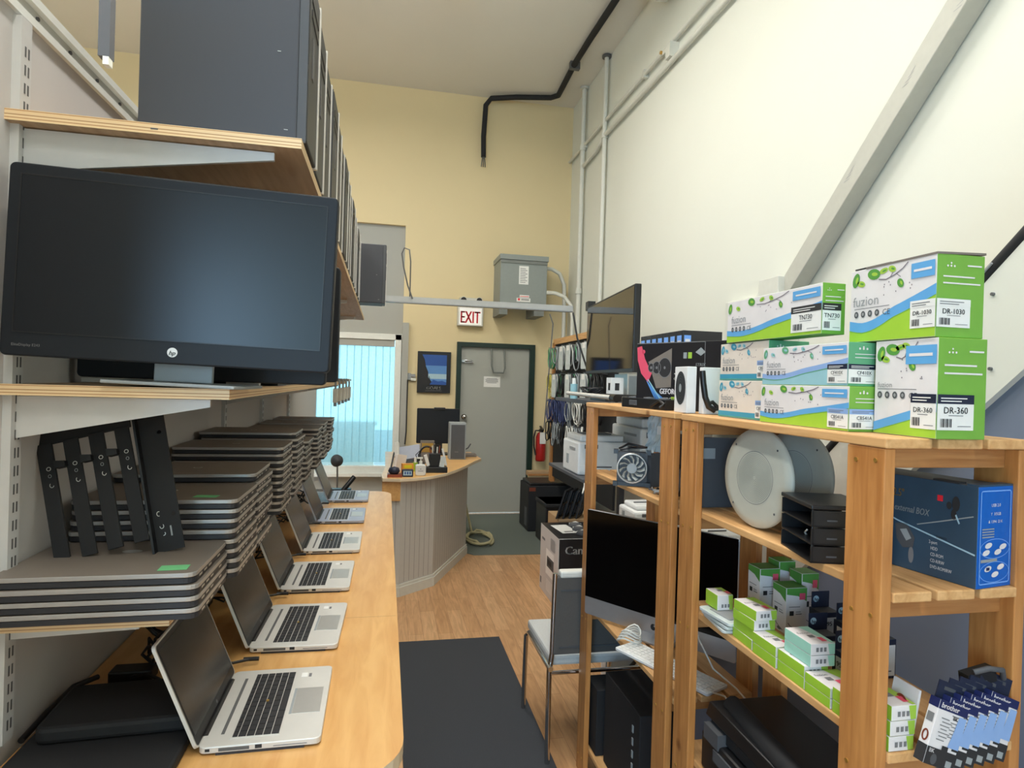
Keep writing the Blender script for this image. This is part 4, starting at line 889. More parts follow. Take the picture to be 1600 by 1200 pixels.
# ---- cartridge boxes
def fuzion(label, loc, L, H, W, model, pal='green', rz=0, tall=False, sticker=True, flip_text=False):
    base = {'green': 'fz_white', 'teal': 'fz_white', 'cream': 'fz_cream'}[pal]
    side = {'green': 'fz_green', 'teal': 'fz_tealgreen', 'cream': 'fz_tealgreen'}[pal]
    sw1 = {'green': 'fz_blue', 'teal': 'fz_blue2', 'cream': 'fz_teal'}[pal]
    sw2 = {'green': 'fz_lime', 'teal': 'fz_aqua', 'cream': 'fz_teal'}[pal]
    t = thing('cartridge_box', label, 'box', loc, rz, 'toner and drum cartridge boxes on the pine shelf')
    ct = MB().box((0, 0, 0), (W, L, H), {'*': side, '-x': base, '+z': 'fz_lime' if pal == 'green' else side, '+y': side}).build('carton', t, bevel=0.0012)
    f = XF(L); b = MB()
    # blue and green wave along the foot
    N = 18
    def cv(s): 
        s = min(max(s, 0), 1); return H*(0.16-0.10*math.sin(min(s*1.9, 1)*PI)*0.5+0.42*max(0, s-0.15)**1.25) if not tall else H*(0.02+0.24*s)
    amp = {'cream': 0.0}.get(pal, 1.0)
    lo = [(L*i/N, max(0.003, (cv(i/N) if amp else H*0.02))) for i in range(N+1)]
    th = H*(0.14 if not tall else 0.10)
    for i in range(N):
        (xa, ya), (xb, yb_) = lo[i], lo[i+1]
        b.poly(f, [(xa, ya), (xb, yb_), (xb, yb_+th), (xa, ya+th)], sw1, 0.0005)
        b.poly(f, [(xa, 0.001), (xb, 0.001), (xb, yb_), (xa, ya)], sw2, 0.0005)
        b.poly(f, [(xa, ya-0.0008), (xb, yb_-0.0008), (xb, yb_+0.0012), (xa, ya+0.0012)], side, 0.0007)
    b.build('wave_print', ct)
    b = MB(); rnd = random.Random(len(label)); lf = ('leaf', 'leaf_lt') if pal == 'green' else ('fz_tealgreen', 'fz_aqua')
    if pal == 'cream': lf = ('fz_teal', 'fz_aqua')
    for (s_, v_, a_, c_, rr, k_) in ((0.03, 0.86, 0.022, 0.012, 1.3, 0), (0.14, 0.80, 0.016, 0.008, -0.3, 1), (0.30, 0.90, 0.024, 0.014, -0.2, 0), (0.42, 0.92, 0.016, 0.007, 0.2, 1), (0.52, 0.93, 0.014, 0.008, -0.4, 1), (0.62, 0.72, 0.014, 0.009, -1.0, 0)):
        if s_*L > 0.98*L: continue
        q = H/0.10 if H < 0.14 else 1.15
        yy = min(v_*H, H-0.5*a_*abs(math.sin(rr))*q-0.007*q)
        b.ell(f, max(s_*L, a_*q*0.95*abs(math.cos(rr))+0.007*q), yy, a_*0.58*q, c_*0.65*q, lf[k_], 0.0008, rr)
        b.ell(f, max(s_*L, a_*q*0.95*abs(math.cos(rr))+0.007*q)+0.002, yy, a_*0.28*q, c_*0.22*q, lf[1-k_], 0.001, rr)
    br = [(0.36*L, 0.82*H), (0.45*L, 0.80*H), (0.55*L, 0.84*H), (0.64*L, 0.90*H), (0.70*L, 0.97*H)]
    b.line(f, br, 0.0022, 'branch', 0.0007).line(f, [(0.50*L, 0.82*H), (0.54*L, 0.90*H), (0.52*L, 0.96*H)], 0.0015, 'branch', 0.0007).line(f, [(0.57*L, 0.85*H), (0.62*L, 0.80*H)], 0.0013, 'branch', 0.0007)
    for i in range(10): b.ell(f, L*(0.40+0.38*rnd.random()), H*(0.55+0.25*rnd.random()), 0.0012, 0.0016, 'branch', 0.0007, n=6)
    b.build('leaf_print', ct)
    s = min(H, 0.11); dy_ = max(0, H-0.11)*0.6
    b = MB(); b.text(f, 0.06*L if L > 0.2 else 0.008, ((0.46*s+dy_) if not tall else H*0.5), (0.13 if tall else 0.25)*s, 'fuzion', 'printer_grey', 0.0012, sx=1.0)
    b.rect(f, 0.06*L, 0.405*s+dy_, 0.06*L+0.8*s, 0.417*s+dy_, 'ink_grey', 0.0009)
    for i in range(4):
        b.ell(f, 0.06*L+0.05*s+i*0.16*s, 0.31*s+dy_, 0.05*s, 0.06*s, 'slate', 0.001); b.ell(f, 0.06*L+0.05*s+i*0.16*s, 0.31*s+dy_, 0.025*s, 0.03*s, 'printer_grey', 0.0012)
    b.text(f, 0.06*L+0.65*s, 0.26*s+dy_, 0.14*s, 'CE', 'slate', 0.001); b.build('lettering', t, 'thin grey lettering reading fuzion')
    if sticker:
        b = MB(); x0, x1 = (0.52 if tall else 0.74)*L, 0.985*L; b.rect(f, x0, 0.74*H, x1, 0.93*H, 'fz_blue', 0.0014); b.rect(f, x0+0.12*(x1-x0), 0.82*H, x1-0.12*(x1-x0), 0.85*H, 'fz_white', 0.0018); b.build('recycled_sticker', t, 'blue sticker')
    # address-style label wrapping the corner
    b = MB(); lw = 0.27*L if L > 0.2 else 0.36*L; fw = 0.66*W
    if model == 'TN730': z0, z1, lw, fw = 0.07*H, 0.60*H, 0.27*L, 0.80*W
    elif model == 'DR-360': z0, z1, lw, fw = 0.09*H, 0.44*H, 0.38*L, 0.74*W
    elif model == 'DR-1030': z0, z1, lw, fw = 0.12*H, 0.46*H, 0.26*L, 0.70*W
    else: z0, z1, lw, fw = 0.06*H, 0.50*H, 0.20*L, 0.60*W
    hd = {'TN730': 'ink', 'DR-360': 'label_dark', 'DR-1030': 'paper'}.get(model, 'label_dark' if pal == 'teal' else 'fz_blue2')
    for fr_, xa, xb in ((f, L-lw, L), (YF, 0, fw)):
        b.rect(fr_, xa, z0, xb, z1, 'paper', 0.0014); hh = (z1-z0)
        b.rect(fr_, xa, z1-0.26*hh, xb, z1, hd, 0.0018)
        m_ = 'paper' if hd in ('ink', 'label_dark') else 'ink_grey'
        b.rect(fr_, xa+0.08*(xb-xa), z1-0.12*hh, xb-0.2*(xb-xa), z1-0.09*hh, m_, 0.0022); b.rect(fr_, xa+0.08*(xb-xa), z1-0.20*hh, xb-0.35*(xb-xa), z1-0.17*hh, m_, 0.0022)
        wd = xb-xa; sz = min(0.26*hh, wd/len(model)*1.45)
        b.text(fr_, (xa+xb)/2, z0+0.47*hh, sz, model, 'ink', 0.0022, 'c', sx=1.0, bold=0.012 if model.startswith('DR-1') else 0.006)
        b.rect(fr_, xa+0.3*wd, z0+0.40*hh, xb-0.3*wd, z0+0.42*hh, 'ink_grey', 0.0022)
        for i in range(9): b.rect(fr_, xa+(0.08+i*0.035)*wd, z0+0.08*hh, xa+(0.08+i*0.035+0.012+0.008*(i % 3))*wd, z0+0.32*hh, 'ink', 0.0022)
        b.rect(fr_, xa+0.55*wd, z0+0.10*hh, xb-0.08*wd, z0+0.12*hh, 'ink_grey', 0.0022)
    b.build('shipping_label', ct, 'white label reading %s' % model)
    b = MB()
    for i, (v_, a_, c_) in enumerate(((0.86, 0.62, 0.92), (0.72, 0.12, 0.78), (0.64, 0.12, 0.9))):
        if v_*H > z1+0.01*H: b.rect(YF, a_*W, v_*H, c_*W, (v_+0.018)*H, 'fz_white', 0.0012)
    for dx in (-0.07, 0, 0.07): b.ell(YF, (0.28+dx)*W, 0.855*H, 0.02*W, 0.02*W, 'fz_white', 0.0012, n=8)
    b.ell(YF, 0.28*W, 0.89*H, 0.018*W, 0.018*W, 'fz_white', 0.0012, n=8); b.build('side_print', t)
    return t
fuzion('flat cartridge box labelled CB541A, bottom of the stack on the pine shelf', (0.878, 1.03, TOPZ), 0.285, 0.088, 0.112, 'CB541A')
fuzion('teal and white cartridge box labelled CF410X, resting on the CB541A box', (0.880, 1.038, TOPZ+0.0885), 0.275, 0.086, 0.118, 'CF410X', 'teal')
fuzion('cream cartridge box at the bottom left, behind the CB541A box', (0.898, 1.322, TOPZ), 0.215, 0.098, 0.11, 'CB540', 'cream', sticker=False)
fuzion('cream cartridge box directly under the TN730 box', (0.900, 1.322, TOPZ+0.0985), 0.215, 0.098, 0.11, 'CB542', 'cream', sticker=False)
fuzion('long cartridge box labelled TN730, topmost of the left stack', (0.895, 1.135, TOPZ+0.198), 0.365, 0.108, 0.056, 'TN730')
fuzion('tall green and white drum box labelled DR-360 at the shelf end', (0.93, 0.887, TOPZ), 0.138, 0.176, 0.102, 'DR-360', tall=True)
t = fuzion('drum box labelled DR-1030, stacked on the DR-360 box, torn flap', (0.928, 0.893, TOPZ+0.177), 0.20, 0.145, 0.100, 'DR-1030')
b = MB().box((-0.001, -0.001, 0.1452), (0.101, 0.16, 0.149), 'card_grey', R('Y', -2)); b.box((0.0, 0.10, 0.1455), (0.02, 0.19, 0.148), 'ink'); b.build('torn_flap', t)

# ---- graphics card box, black boxes, console
def vec_box(t, name, L, W, H, m, lab=None): return MB().box((0, 0, 0), (L, W, H), m).build(name, t, lab, bevel=0.0015)
t = thing('graphics_card_box', 'large black graphics card box with pink and blue slash reading GEFORCE GTX 1080', 'box', (0.862, 2.02, TOPZ), math.atan2(-0.30, 0.16))
L, H = 0.345, 0.225
MB().box((0, 0, 0), (L, 0.08, H), 'strix_black').build('carton', t, bevel=0.0015)
f = YF; b = MB()
b.poly(f, [(0.0, 0.21), (0.02, 0.215), (0.035, 0.17), (0.065, 0.12), (0.05, 0.09), (0.02, 0.12), (0.004, 0.165)], 'pink', 0.001).ell(f, 0.028, 0.195, 0.007, 0.007, 'pink', 0.001)
for i in range(7): b.line(f, [(0.045+i*0.006, 0.095-i*0.006), (0.085+i*0.008, 0.03-i*0.001)], 0.003, 'blue_light', 0.0012)
b.line(f, [(0.05, 0.10), (0.115, 0.02)], 0.004, 'fz_aqua', 0.0014).line(f, [(0.04, 0.035), (0.11, 0.02)], 0.003, 'fz_aqua', 0.0014)
b.line(f, [(0.0, H-0.002), (0.27, H-0.002), (0.27, 0.14)], 0.002, 'ink_grey', 0.001)
b.poly(f, [(0.05, 0.16), (0.145, 0.205), (0.145, 0.075), (0.085, 0.07)], 'card_grey', 0.001)
for x_, r_ in ((0.062, 0.016), (0.085, 0.022), (0.118, 0.034)): b.ell(f, x_, 0.14, r_*0.8, r_, 'ink', 0.0013).ring(f, x_, 0.14, r_*0.8, r_, 0.002, 'ink_grey', 0.0015).ell(f, x_, 0.14, 0.004, 0.005, 'ink_grey', 0.0016)
b.rect(f, 0.19, 0.17, 0.203, 0.19, 'cable_grey', 0.001).rect(f, 0.208, 0.17, 0.222, 0.19, 'leaf_lt', 0.001)
b.text(f, 0.255, 0.145, 0.014, 'STRIX', 'cable_grey', 0.001, 'c', bold=0.02, shear=0.2); b.poly(f, [(0.235, 0.19), (0.255, 0.205), (0.272, 0.19), (0.255, 0.178)], 'cable_grey', 0.001)
b.text(f, 0.155, 0.118, 0.026, 'STRIX', 'cable_white', 0.001, bold=0.02, shear=0.3).text(f, 0.155, 0.10, 0.011, 'GAMING', 'cable_white', 0.001, bold=0.02)
b.text(f, 0.100, 0.052, 0.026, 'GEFORCE', 'fz_white', 0.001, sx=0.72, bold=0.035).text(f, 0.100, 0.022, 0.026, 'GTX', 'fz_white', 0.001, sx=0.85, bold=0.035)
b.rect(f, 0.146, 0.019, 0.188, 0.043, 'leaf_lt', 0.0009).text(f, 0.149, 0.022, 0.024, '1080', 'ink', 0.0014, sx=0.7, bold=0.02)
b.build('front_print', t)
# row of seven black boxes with small blue labels
g0 = None
for k in range(7):
    if g0 is None:
        t = thing('black_carton', 'x', 'box', (0, 0, 0), 0, 'black cartons with small blue labels behind the graphics card box')
        MB().box((0, 0, 0), (0.15, 0.049, 0.275), 'strix_black').build('carton', t, bevel=0.001)
        f_ = XF(0.049); b = MB().rect(f_, 0.006, 0.215, 0.040, 0.258, 'box_blue_lab', 0.0008).rect(f_, 0.01, 0.23, 0.036, 0.24, 'fz_white', 0.0012).rect(f_, 0.01, 0.22, 0.03, 0.224, 'navy', 0.0012)
        b.build('blue_label', t, 'small blue label'); g0 = t; o = t
    else: o = copy_tree(g0, (0, 0, 0))
    o.location = (1.01, 1.975+k*0.052, TOPZ)
    o['label'] = 'nearest black carton behind the graphics card box, broad side showing' if k == 0 else 'black carton with a blue label, %s of the row behind the graphics card box' % ORD[k]
f_ = YF; b = MB().rect(f_, 0.004, 0.215, 0.030, 0.258, 'box_blue_lab', 0.001).rect(f_, 0.008, 0.235, 0.026, 0.245, 'fz_white', 0.0014)
for i in range(6): b.line(f_, [(0.095+i*0.008, 0.05+i*0.003), (0.13+i*0.003, 0.13-i*0.012)], 0.003, 'cable_grey', 0.001)
b.ell(f_, 0.13, 0.13, 0.012, 0.02, 'slate', 0.001); b.build('side_print', g0)
# graphics card lying in front
t = thing('graphics_card', 'bare black graphics card lying flat in front of its box', 'graphics card', (0.852, 2.10, TOPZ), math.atan2(-0.40, 0.06))
MB().box((0, -0.010, 0), (0.27, 0.030, 0.034), 'black').box((0.05, -0.012, 0.008), (0.10, -0.009, 0.026), 'slate').box((-0.004, -0.010, 0), (0.001, 0.030, 0.036), 'chrome').build('shroud', t, bevel=0.003)
for x_ in (0.05, 0.145, 0.24): MB().lathe([(0.019, 0), (0.019, 0.004), (0.008, 0.005), (0.0, 0.006)], (x_, 0.01, 0.034), 'slate', n=20).build('fan', t)
b = MB().tube([(0.20, -0.02, 0.008), (0.24, -0.012, 0.03), (0.28, -0.02, 0.02), (0.27, -0.03, 0.008)], 0.005, 'black'); b.build('power_lead', t)
# white console with round vent
t = thing('game_console', 'small white console standing on end with a round black vent', 'console', (0.870, 1.706, TOPZ), 0.0)
MB().box((0, -0.040, 0), (0.030, 0.040, 0.138), 'printer_white').build('case', t, bevel=0.002)
fv = Fr((0, 0.040, 0), (0, -1, 0), (0, 0, 1)); b = MB().ell(fv, 0.040, 0.074, 0.031, 0.050, 'black', 0.001, n=30)
for r_ in (0.044, 0.036, 0.028, 0.020): b.ring(fv, 0.040, 0.074, r_*0.64, r_*1.06, 0.002, 'slate', 0.0014)
b.ell(fv, 0.040, 0.074, 0.008, 0.013, 'cable_grey', 0.0018); b.build('vent', t, 'round black vent')
t = thing('white_panel_case', 'white upright case with a black curved strap, right of the round-vented console', 'case', (0.902, 1.628, TOPZ), math.radians(-4))
MB().box((0.0, 0, 0), (0.060, 0.03, 0.136), 'printer_white').build('panel', t, bevel=0.002)
b = MB(); b.tube([(-0.008, -0.006, 0.125), (-0.006, -0.01, 0.09), (0.0, -0.012, 0.05), (0.012, -0.012, 0.022), (0.03, -0.014, 0.012)], 0.009, 'black').tube([(0.01, -0.012, 0.03), (0.022, -0.014, 0.036), (0.034, -0.014, 0.025), (0.036, -0.014, 0.012)], 0.006, 'black'); b.build('strap', t)

# ---- second shelf: backpack, ceiling speakers, tray, blue box
t = thing('backpack', 'black bag with a small white emblem and yellow lettering, beside the round speaker', 'bag', (0.99, 1.49, 1.2865))
MB().prism(rounded(0, 0, 0.13, 0.19, 0.03), Fr((0, 0.14, 0), (1, 0, 0), (0, 0, 1)), 0.14, 'black_matte').build('body', t, bevel=0.01)
MB().tube([(0.01, -0.004, 0.16), (0.02, -0.01, 0.20), (0.07, -0.01, 0.215), (0.12, -0.01, 0.20)], 0.012, 'cable_grey').build('handle', t)
fv = Fr((0, 0.14, 0), (0, -1, 0), (0, 0, 1)); b = MB().poly(fv, [(0.05, 0.155), (0.065, 0.172), (0.08, 0.155)], 'paper', 0.004).text(fv, 0.035, 0.07, 0.022, 'GTX', 'yellow_print', 0.004, bold=0.03)
fy = YF; b.poly(fy, [(0.012, 0.155), (0.026, 0.172), (0.042, 0.155)], 'paper', 0.004).text(fy, 0.005, 0.07, 0.02, 'GTX', 'yellow_print', 0.004, bold=0.03); b.build('emblem', t)
def disc(label, c, nrm, r, detail=True):
    t = thing('ceiling_speaker', label, 'speaker', (0, 0, 0), 0, 'round ceiling speakers on the pine shelf'); t.location = c
    n_ = Vector(nrm).normalized(); u_ = Vector((0, 0, 1)).cross(n_).normalized(); v_ = n_.cross(u_)
    MB().lathe([(0.0, 0.004), (r*0.80, 0.0045), (r*0.97, 0.001), (r, -0.006), (r*0.985, -0.009), (r*0.9, -0.005), (0, -0.003)], (0, 0, 0), 'grille', n_, n=56).build('faceplate', t)
    f_ = Fr(n_*0.0045, u_, v_); b = MB()
    for k in range(14):
        rr = r*(0.06+k*0.033); b.ring(f_, 0, 0, rr, rr, 0.0016, 'grille_rib', 0.0006, n=48)
    b.ring(f_, 0, 0, r*0.53, r*0.53, 0.0012, 'ink_grey', 0.0007, n=48); b.build('grille', t)
    b = MB()
    for k in range(4):
        a = PI/4+k*PI/2; b.ell(f_, r*0.86*math.cos(a), r*0.86*math.sin(a), 0.0028, 0.0028, 'slate', 0.0004, n=10)
    b.build('screws', t)
    MB().lathe([(r*0.52, 0), (r*0.5, -0.02), (r*0.36, -0.055), (0.03, -0.06), (0, -0.06)], -n_*0.006, 'slate', n_).build('driver', t)
    return t
disc('white round ceiling speaker with a ribbed grille, the front one on the pine shelf', (0.905, 1.365, 1.4115), (-0.997, -0.10, 0.03), 0.1235)
disc('second round ceiling speaker, half hidden behind the front one', (1.035, 1.395, 1.411), (-0.997, -0.10, 0.03), 0.1225)
t = thing('letter_tray', 'black three-tier letter tray at the edge of the second pine shelf', 'tray', (0.842, 1.078, 1.2865), math.radians(-14))
# open side toward -x
for k in range(3):
    z = k*0.036; MB().box((0, 0, z), (0.13, 0.15, z+0.003), 'black').box((0, 0, z), (0.13, 0.0035, z+0.033), 'black').box((0, 0.1465, z), (0.13, 0.15, z+0.033), 'black').build('tier', t)
MB().box((-0.002, -0.002, 0.107), (0.13, 0.152, 0.116), 'black').box((0, 0.0, 0.0), (0.006, 0.004, 0.107), 'black').build('lid', t, bevel=0.002)
b = MB()
for k in range(3): b.box((0.03, -0.001, 0.012+k*0.036), (0.05, 0, 0.015+k*0.036), 'slate')
b.build('front_marks', t)
one(MB().tube([(0.0, 0, 0), (0.01, 0.02, -0.01), (0.02, 0.01, -0.03), (0.03, 0.03, -0.028)], 0.002, 'cable_white', n=6), 'white_wire', 'short white wire curling out of the black letter tray', 'wire', (0.872, 1.13, 1.34))
one(MB().box((0, 0, 0), (0.06, 0.08, 0.01), 'cable_white').box((0.005, 0.005, 0.01), (0.05, 0.07, 0.012), 'printer_grey'), 'small_card', 'pale card lying inside the black letter tray', 'card', (0.90, 1.10, 1.3265), -0.3)
# blue box
t = thing('peripheral_box', 'dark blue computer accessory box with a bright blue end panel', 'box', (1.035, 0.897, 1.2865), math.radians(9.6))
t.scale = (1, 0.68, 1)
L, H, W = 0.34, 0.182, 0.096; 
MB().box((0, 0, 0), (W, L, H), {'*': 'blue_dark', '-y': 'blue_box', '+z': 'slate'}).build('carton', t, bevel=0.0012)
b = MB().box((0.001, 0.0, H), (W-0.001, 0.03, H+0.003), 'blue_dark').box((0.0, 0.05, H), (0.02, 0.12, H+0.003), 'ink'); b.build('lid_flap', t)
b = MB(); f_ = YF
b.line(f_, rounded(0.007, 0.008, W-0.007, H-0.008, 0.004)+[rounded(0.007, 0.008, W-0.007, H-0.008, 0.004)[0]], 0.0022, 'box_blue_lab', 0.001)
b.text(f_, W/2, H*0.80, 0.008, 'USB 2.0', 'fz_white', 0.001, 'c').text(f_, W/2, H*0.715, 0.0075, 'Y  3/5GB', 'fz_white', 0.001, 'c').text(f_, W/2, H*0.64, 0.0075, '& 1394  D.V.', 'fz_white', 0.001, 'c')
for k in range(4): b.rect(f_, 0.012, H*(0.575-k*0.026), 0.045, H*(0.587-k*0.026), 'cable_grey', 0.001)
b.ring(f_, W/2, H*0.385, 0.041, 0.018, 0.0012, 'box_blue_lab', 0.001).ring(f_, W/2, H*0.155, 0.041, 0.019, 0.0012, 'box_blue_lab', 0.001)
for (x_, z_) in ((0.030, 0.42), (0.024, 0.35), (0.056, 0.35), (0.07, 0.40), (0.050, 0.13), (0.03, 0.19), (0.065, 0.20)): b.ell(f_, x_, H*z_, 0.010, 0.005, 'fz_white', 0.0014, 0.2)
b.rect(f_, 0.025, H*0.175, 0.034, H*0.205, 'navy', 0.0018).rect(f_, 0.01, H*0.255, 0.055, H*0.285, 'cable_grey', 0.001); b.build('end_print', t, 'white drawings and text on bright blue')
b = MB(); f_ = XF(L)
b.line(f_, [(0.02, 0.115), (0.12, 0.092), (L-0.004, 0.060)], 0.003, 'sky_print3', 0.001).line(f_, [(0.18, 0.092), (0.24, 0.106), (L-0.01, 0.128)], 0.0022, 'cable_grey', 0.001)
b.text(f_, 0.105, 0.140, 0.022, '2.5"', 'brass', 0.001, bold=0.01).text(f_, 0.11, 0.112, 0.018, 'external BOX', 'cable_grey', 0.001, bold=0.02, shear=0.2)
b.rect(f_, 0.235, 0.145, 0.25, 0.156, 'exit_red', 0.001).ell(f_, 0.285, 0.145, 0.010, 0.014, 'ink', 0.001).ell(f_, 0.28, 0.125, 0.007, 0.01, 'ink', 0.001).ell(f_, 0.267, 0.14, 0.007, 0.007, 'ink', 0.001).line(f_, [(0.285, 0.125), (0.295, 0.11)], 0.004, 'sky_print3', 0.0012)
b.poly(f_, [(0.115, 0.085), (0.15, 0.09), (0.175, 0.065), (0.17, 0.045), (0.14, 0.04), (0.12, 0.055)], 'slate', 0.001).poly(f_, [(0.13, 0.075), (0.15, 0.079), (0.165, 0.062), (0.15, 0.055)], 'cable_grey', 0.0014).ell(f_, 0.165, 0.03, 0.008, 0.016, 'ink_grey', 0.001)
b.text(f_, 0.235, 0.075, 0.008, 'Supports', 'ink', 0.001)
for i, s_ in enumerate(('2-port', '  HDD', '  CD-ROM', '  CD-R/RW', '  DVD-ROM/RW')): b.text(f_, 0.215, 0.062-i*0.0115, 0.009, s_, 'fz_white', 0.001, bold=0.015)
b.build('side_print', t)

# ---- third shelf: ink boxes
SZ = 1.0085
def ink_box(label, loc, rz=0, pal='green', L=0.088, W=0.056, H=0.024, group='flat ink cartridge boxes on the third pine shelf'):
    t = thing('ink_box', label, 'box', loc, rz, group)
    sd = 'fz_lime' if pal == 'green' else 'teal_pack'
    MB().box((0, 0, 0), (W, L, H-0.0004), {'*': sd, '+z': 'fz_white', '-y': 'fz_white'}).build('carton', t, bevel=0.0008)
    f_ = YF; b = MB(); ft = Fr((0, 0, H-0.0004), (1, 0, 0), (0, 1, 0))
    b.poly(f_, [(W*0.78, 0.001), (W*0.999, 0.001), (W*0.999, H-0.001), (W*0.7, H-0.001)], 'leaf_lt' if pal == 'green' else 'teal_pack', 0.0005)
    for i in range(3): b.rect(f_, 0.012+i*0.009, 0.007, 0.018+i*0.009, 0.016, 'ink_grey', 0.0007)
    b.poly(ft, [(W*0.86, 0.001), (W*0.999, 0.001), (W*0.999, L-0.001), (W*0.55, L-0.001)], 'leaf_lt' if pal == 'green' else 'teal_pack', 0.0005)
    b.rect(ft, 0.020, 0.030, 0.034, 0.043, 'ink_grey', 0.0007); b.rect(ft, 0.034, 0.010, 0.046, 0.030, 'pink', 0.0007); b.text(ft, 0.006, 0.05, 0.012, 'fuzion', 'ink_grey', 0.0007, rot=0.0)
    b.build('print', t); return t
PL = ['bottommost', 'second from the bottom', 'third from the bottom', 'topmost']
for k in range(4): ink_box('green and white ink box, %s in the far stack' % PL[k], (0.872+0.002*(k % 2), 1.312-0.004*k, SZ+k*0.0245), 0.03*(k-1.5))
for k in range(2): ink_box('green ink box, %s, between the far stack and the teal ones' % ['lower', 'upper'][k], (0.870, 1.217+0.001*k, SZ+k*0.0245), 0.0)
for k in range(4): ink_box('%s ink box, %s in the middle stack' % ('green' if k < 2 else 'teal', PL[k]), (0.871+0.008*(k > 1), 1.124-0.008*(k > 1), SZ+k*0.0245), -0.02*(k > 1), 'green' if k < 2 else 'teal')
for k in range(2): ink_box('long green ink box with a pink mark, %s, near the front post' % ['lower', 'upper'][k], (0.870, 1.046, SZ+k*0.0205), 0, L=0.074, W=0.075, H=0.020)
for k in range(2): ink_box('lime green ink box, %s, just behind the front post' % ['lower', 'upper'][k], (0.870, 0.998-0.03, SZ+k*0.0245), 0, L=0.072, W=0.066)
for k in range(3):
    ink_box('green and white ink box right of the front post, %s of three' % ['lowest', 'middle', 'top'][k], (0.872+0.002*k, 0.905+0.0*k, SZ+k*0.0265), 0.0, L=0.06, W=0.05, H=0.026)
def tall_ink(label, loc, rz, L=0.055, W=0.06, H=0.118):
    t = thing('ink_multipack_box', label, 'box', loc, rz, 'upright ink multipack boxes')
    MB().box((0, 0, 0), (W, L, H), {'*': 'fz_white', '+z': 'leaf', '+x': 'fz_blue2', '-x': 'fz_white'}).build('carton', t, bevel=0.001)
    b = MB()
    for fr_, w_ in ((XF(L), L), (YF, W)):
        b.poly(fr_, [(0.001, H*0.86), (w_*0.55, H*0.82), (w_-0.001, H*0.70), (w_-0.001, H-0.001), (0.001, H-0.001)], 'leaf', 0.0006)
        b.rect(fr_, 0.010, H*0.40, 0.022, H*0.50, 'ink', 0.0008).rect(fr_, 0.028, H*0.42, 0.045, H*0.44, 'ink_grey', 0.0008).rect(fr_, 0.028, H*0.47, 0.042, H*0.485, 'ink_grey', 0.0008).rect(fr_, 0.008, H*0.58, 0.04, H*0.595, 'ink_grey', 0.0008)
        b.line(fr_, [(0.006, H*0.25), (0.012, H*0.18), (0.03, H*0.10), (0.045, H*0.06)], 0.002, 'branch', 0.0008).ell(fr_, 0.03, H*0.07, 0.008, 0.004, 'ink_grey', 0.0008)
    b.rect(YF, W*0.62, H*0.74, W*0.9, H*0.88, 'pink', 0.001); b.build('print', t); return t
tall_ink('upright white ink multipack box with a green top, left of the pair', (1.0, 1.475, SZ+0.022), 0.0)
tall_ink('upright white ink multipack box with a pink sticker, right of the pair', (1.015, 1.385, SZ), 0.0)
tall_ink('upright green-topped ink box standing behind the left multipack', (1.075, 1.50, SZ), 0.0, H=0.15, L=0.05, W=0.05)
tall_ink('upright green-topped ink box standing behind the right multipack', (1.078, 1.41, SZ), 0.0, H=0.145, L=0.05, W=0.05)
ink_box('pale green box lying under the left upright multipack', (0.985, 1.455, SZ), 0.1, L=0.09, W=0.09, H=0.022)
ink_box('small white and green ink box standing by the far post', (0.876, 1.475, SZ+0.034), 0, L=0.06, W=0.045, H=0.040)
for k in range(3):
    b = MB().prism(rounded(0, 0, 0.08, 0.13, 0.01), Fr((0, 0, 0), (1, 0, 0), (0, 1, 0)), 0.008, 'bag').box((0.015, 0.02, 0.008), (0.06, 0.10, 0.0105), ['cable_grey', 'paper', 'printer_grey'][k])
    one(b, 'blister_pack', 'clear and white cartridge blister pack, %s of the pile by the far post' % ['bottom', 'middle', 'top'][k], 'package', (0.855+0.004*k, 1.41-0.008*k, SZ+k*0.0112), 0.12*(k-1), 'blister packs on the third pine shelf', bevel=0.002)
def hp_box(label, loc, rz, tall):
    t = thing('ink_cartridge_box', label, 'box', loc, rz, 'dark blue ink cartridge boxes')
    H = 0.062 if not tall else 0.085; W = 0.05; L = 0.045
    MB().box((0, 0, 0), (W, L, H), {'*': 'label_dark', '+z': 'slate'}).box((0, L*0.8, H), (W, L*0.84, H+0.04), 'label_dark').build('carton', t, bevel=0.001)
    b = MB()
    for fr_, w_ in ((XF(L), L), (YF, W)): b.rect(fr_, 0.012, 0.006, w_-0.003, H-0.012, 'paper', 0.0008).text(fr_, 0.015, H-0.032, 0.015, '95', 'ink', 0.0012, bold=0.02).rect(fr_, 0.016, 0.015, w_-0.012, 0.018, 'ink_grey', 0.0012)
    fh = Fr((0, L*0.8, 0), (1, 0, 0), (0, 0, 1)); b.ell(fh, 0.012, H+0.022, 0.008, 0.008, 'sky_print3', 0.0008).text(fh, 0.007, H+0.017, 0.012, 'hp', 'label_dark', 0.0012, bold=0.03)
    b.build('label', t, 'white label with the number 95'); return t
hp_box('dark blue ink cartridge box numbered 95, farther one behind the teal boxes', (0.985, 1.225, SZ), 0.0, False)
hp_box('dark blue ink cartridge box numbered 95, nearer one by the front post', (0.975, 1.125, SZ), 0.0, False)
hp_box('dark blue ink cartridge box standing against the back, left', (1.05, 1.30, SZ), 0.0, True)
hp_box('dark blue ink cartridge box standing against the back, middle', (1.055, 1.22, SZ), 0.0, True)
hp_box('dark blue ink cartridge box standing against the back, right', (1.06, 1.14, SZ), 0.0, True)
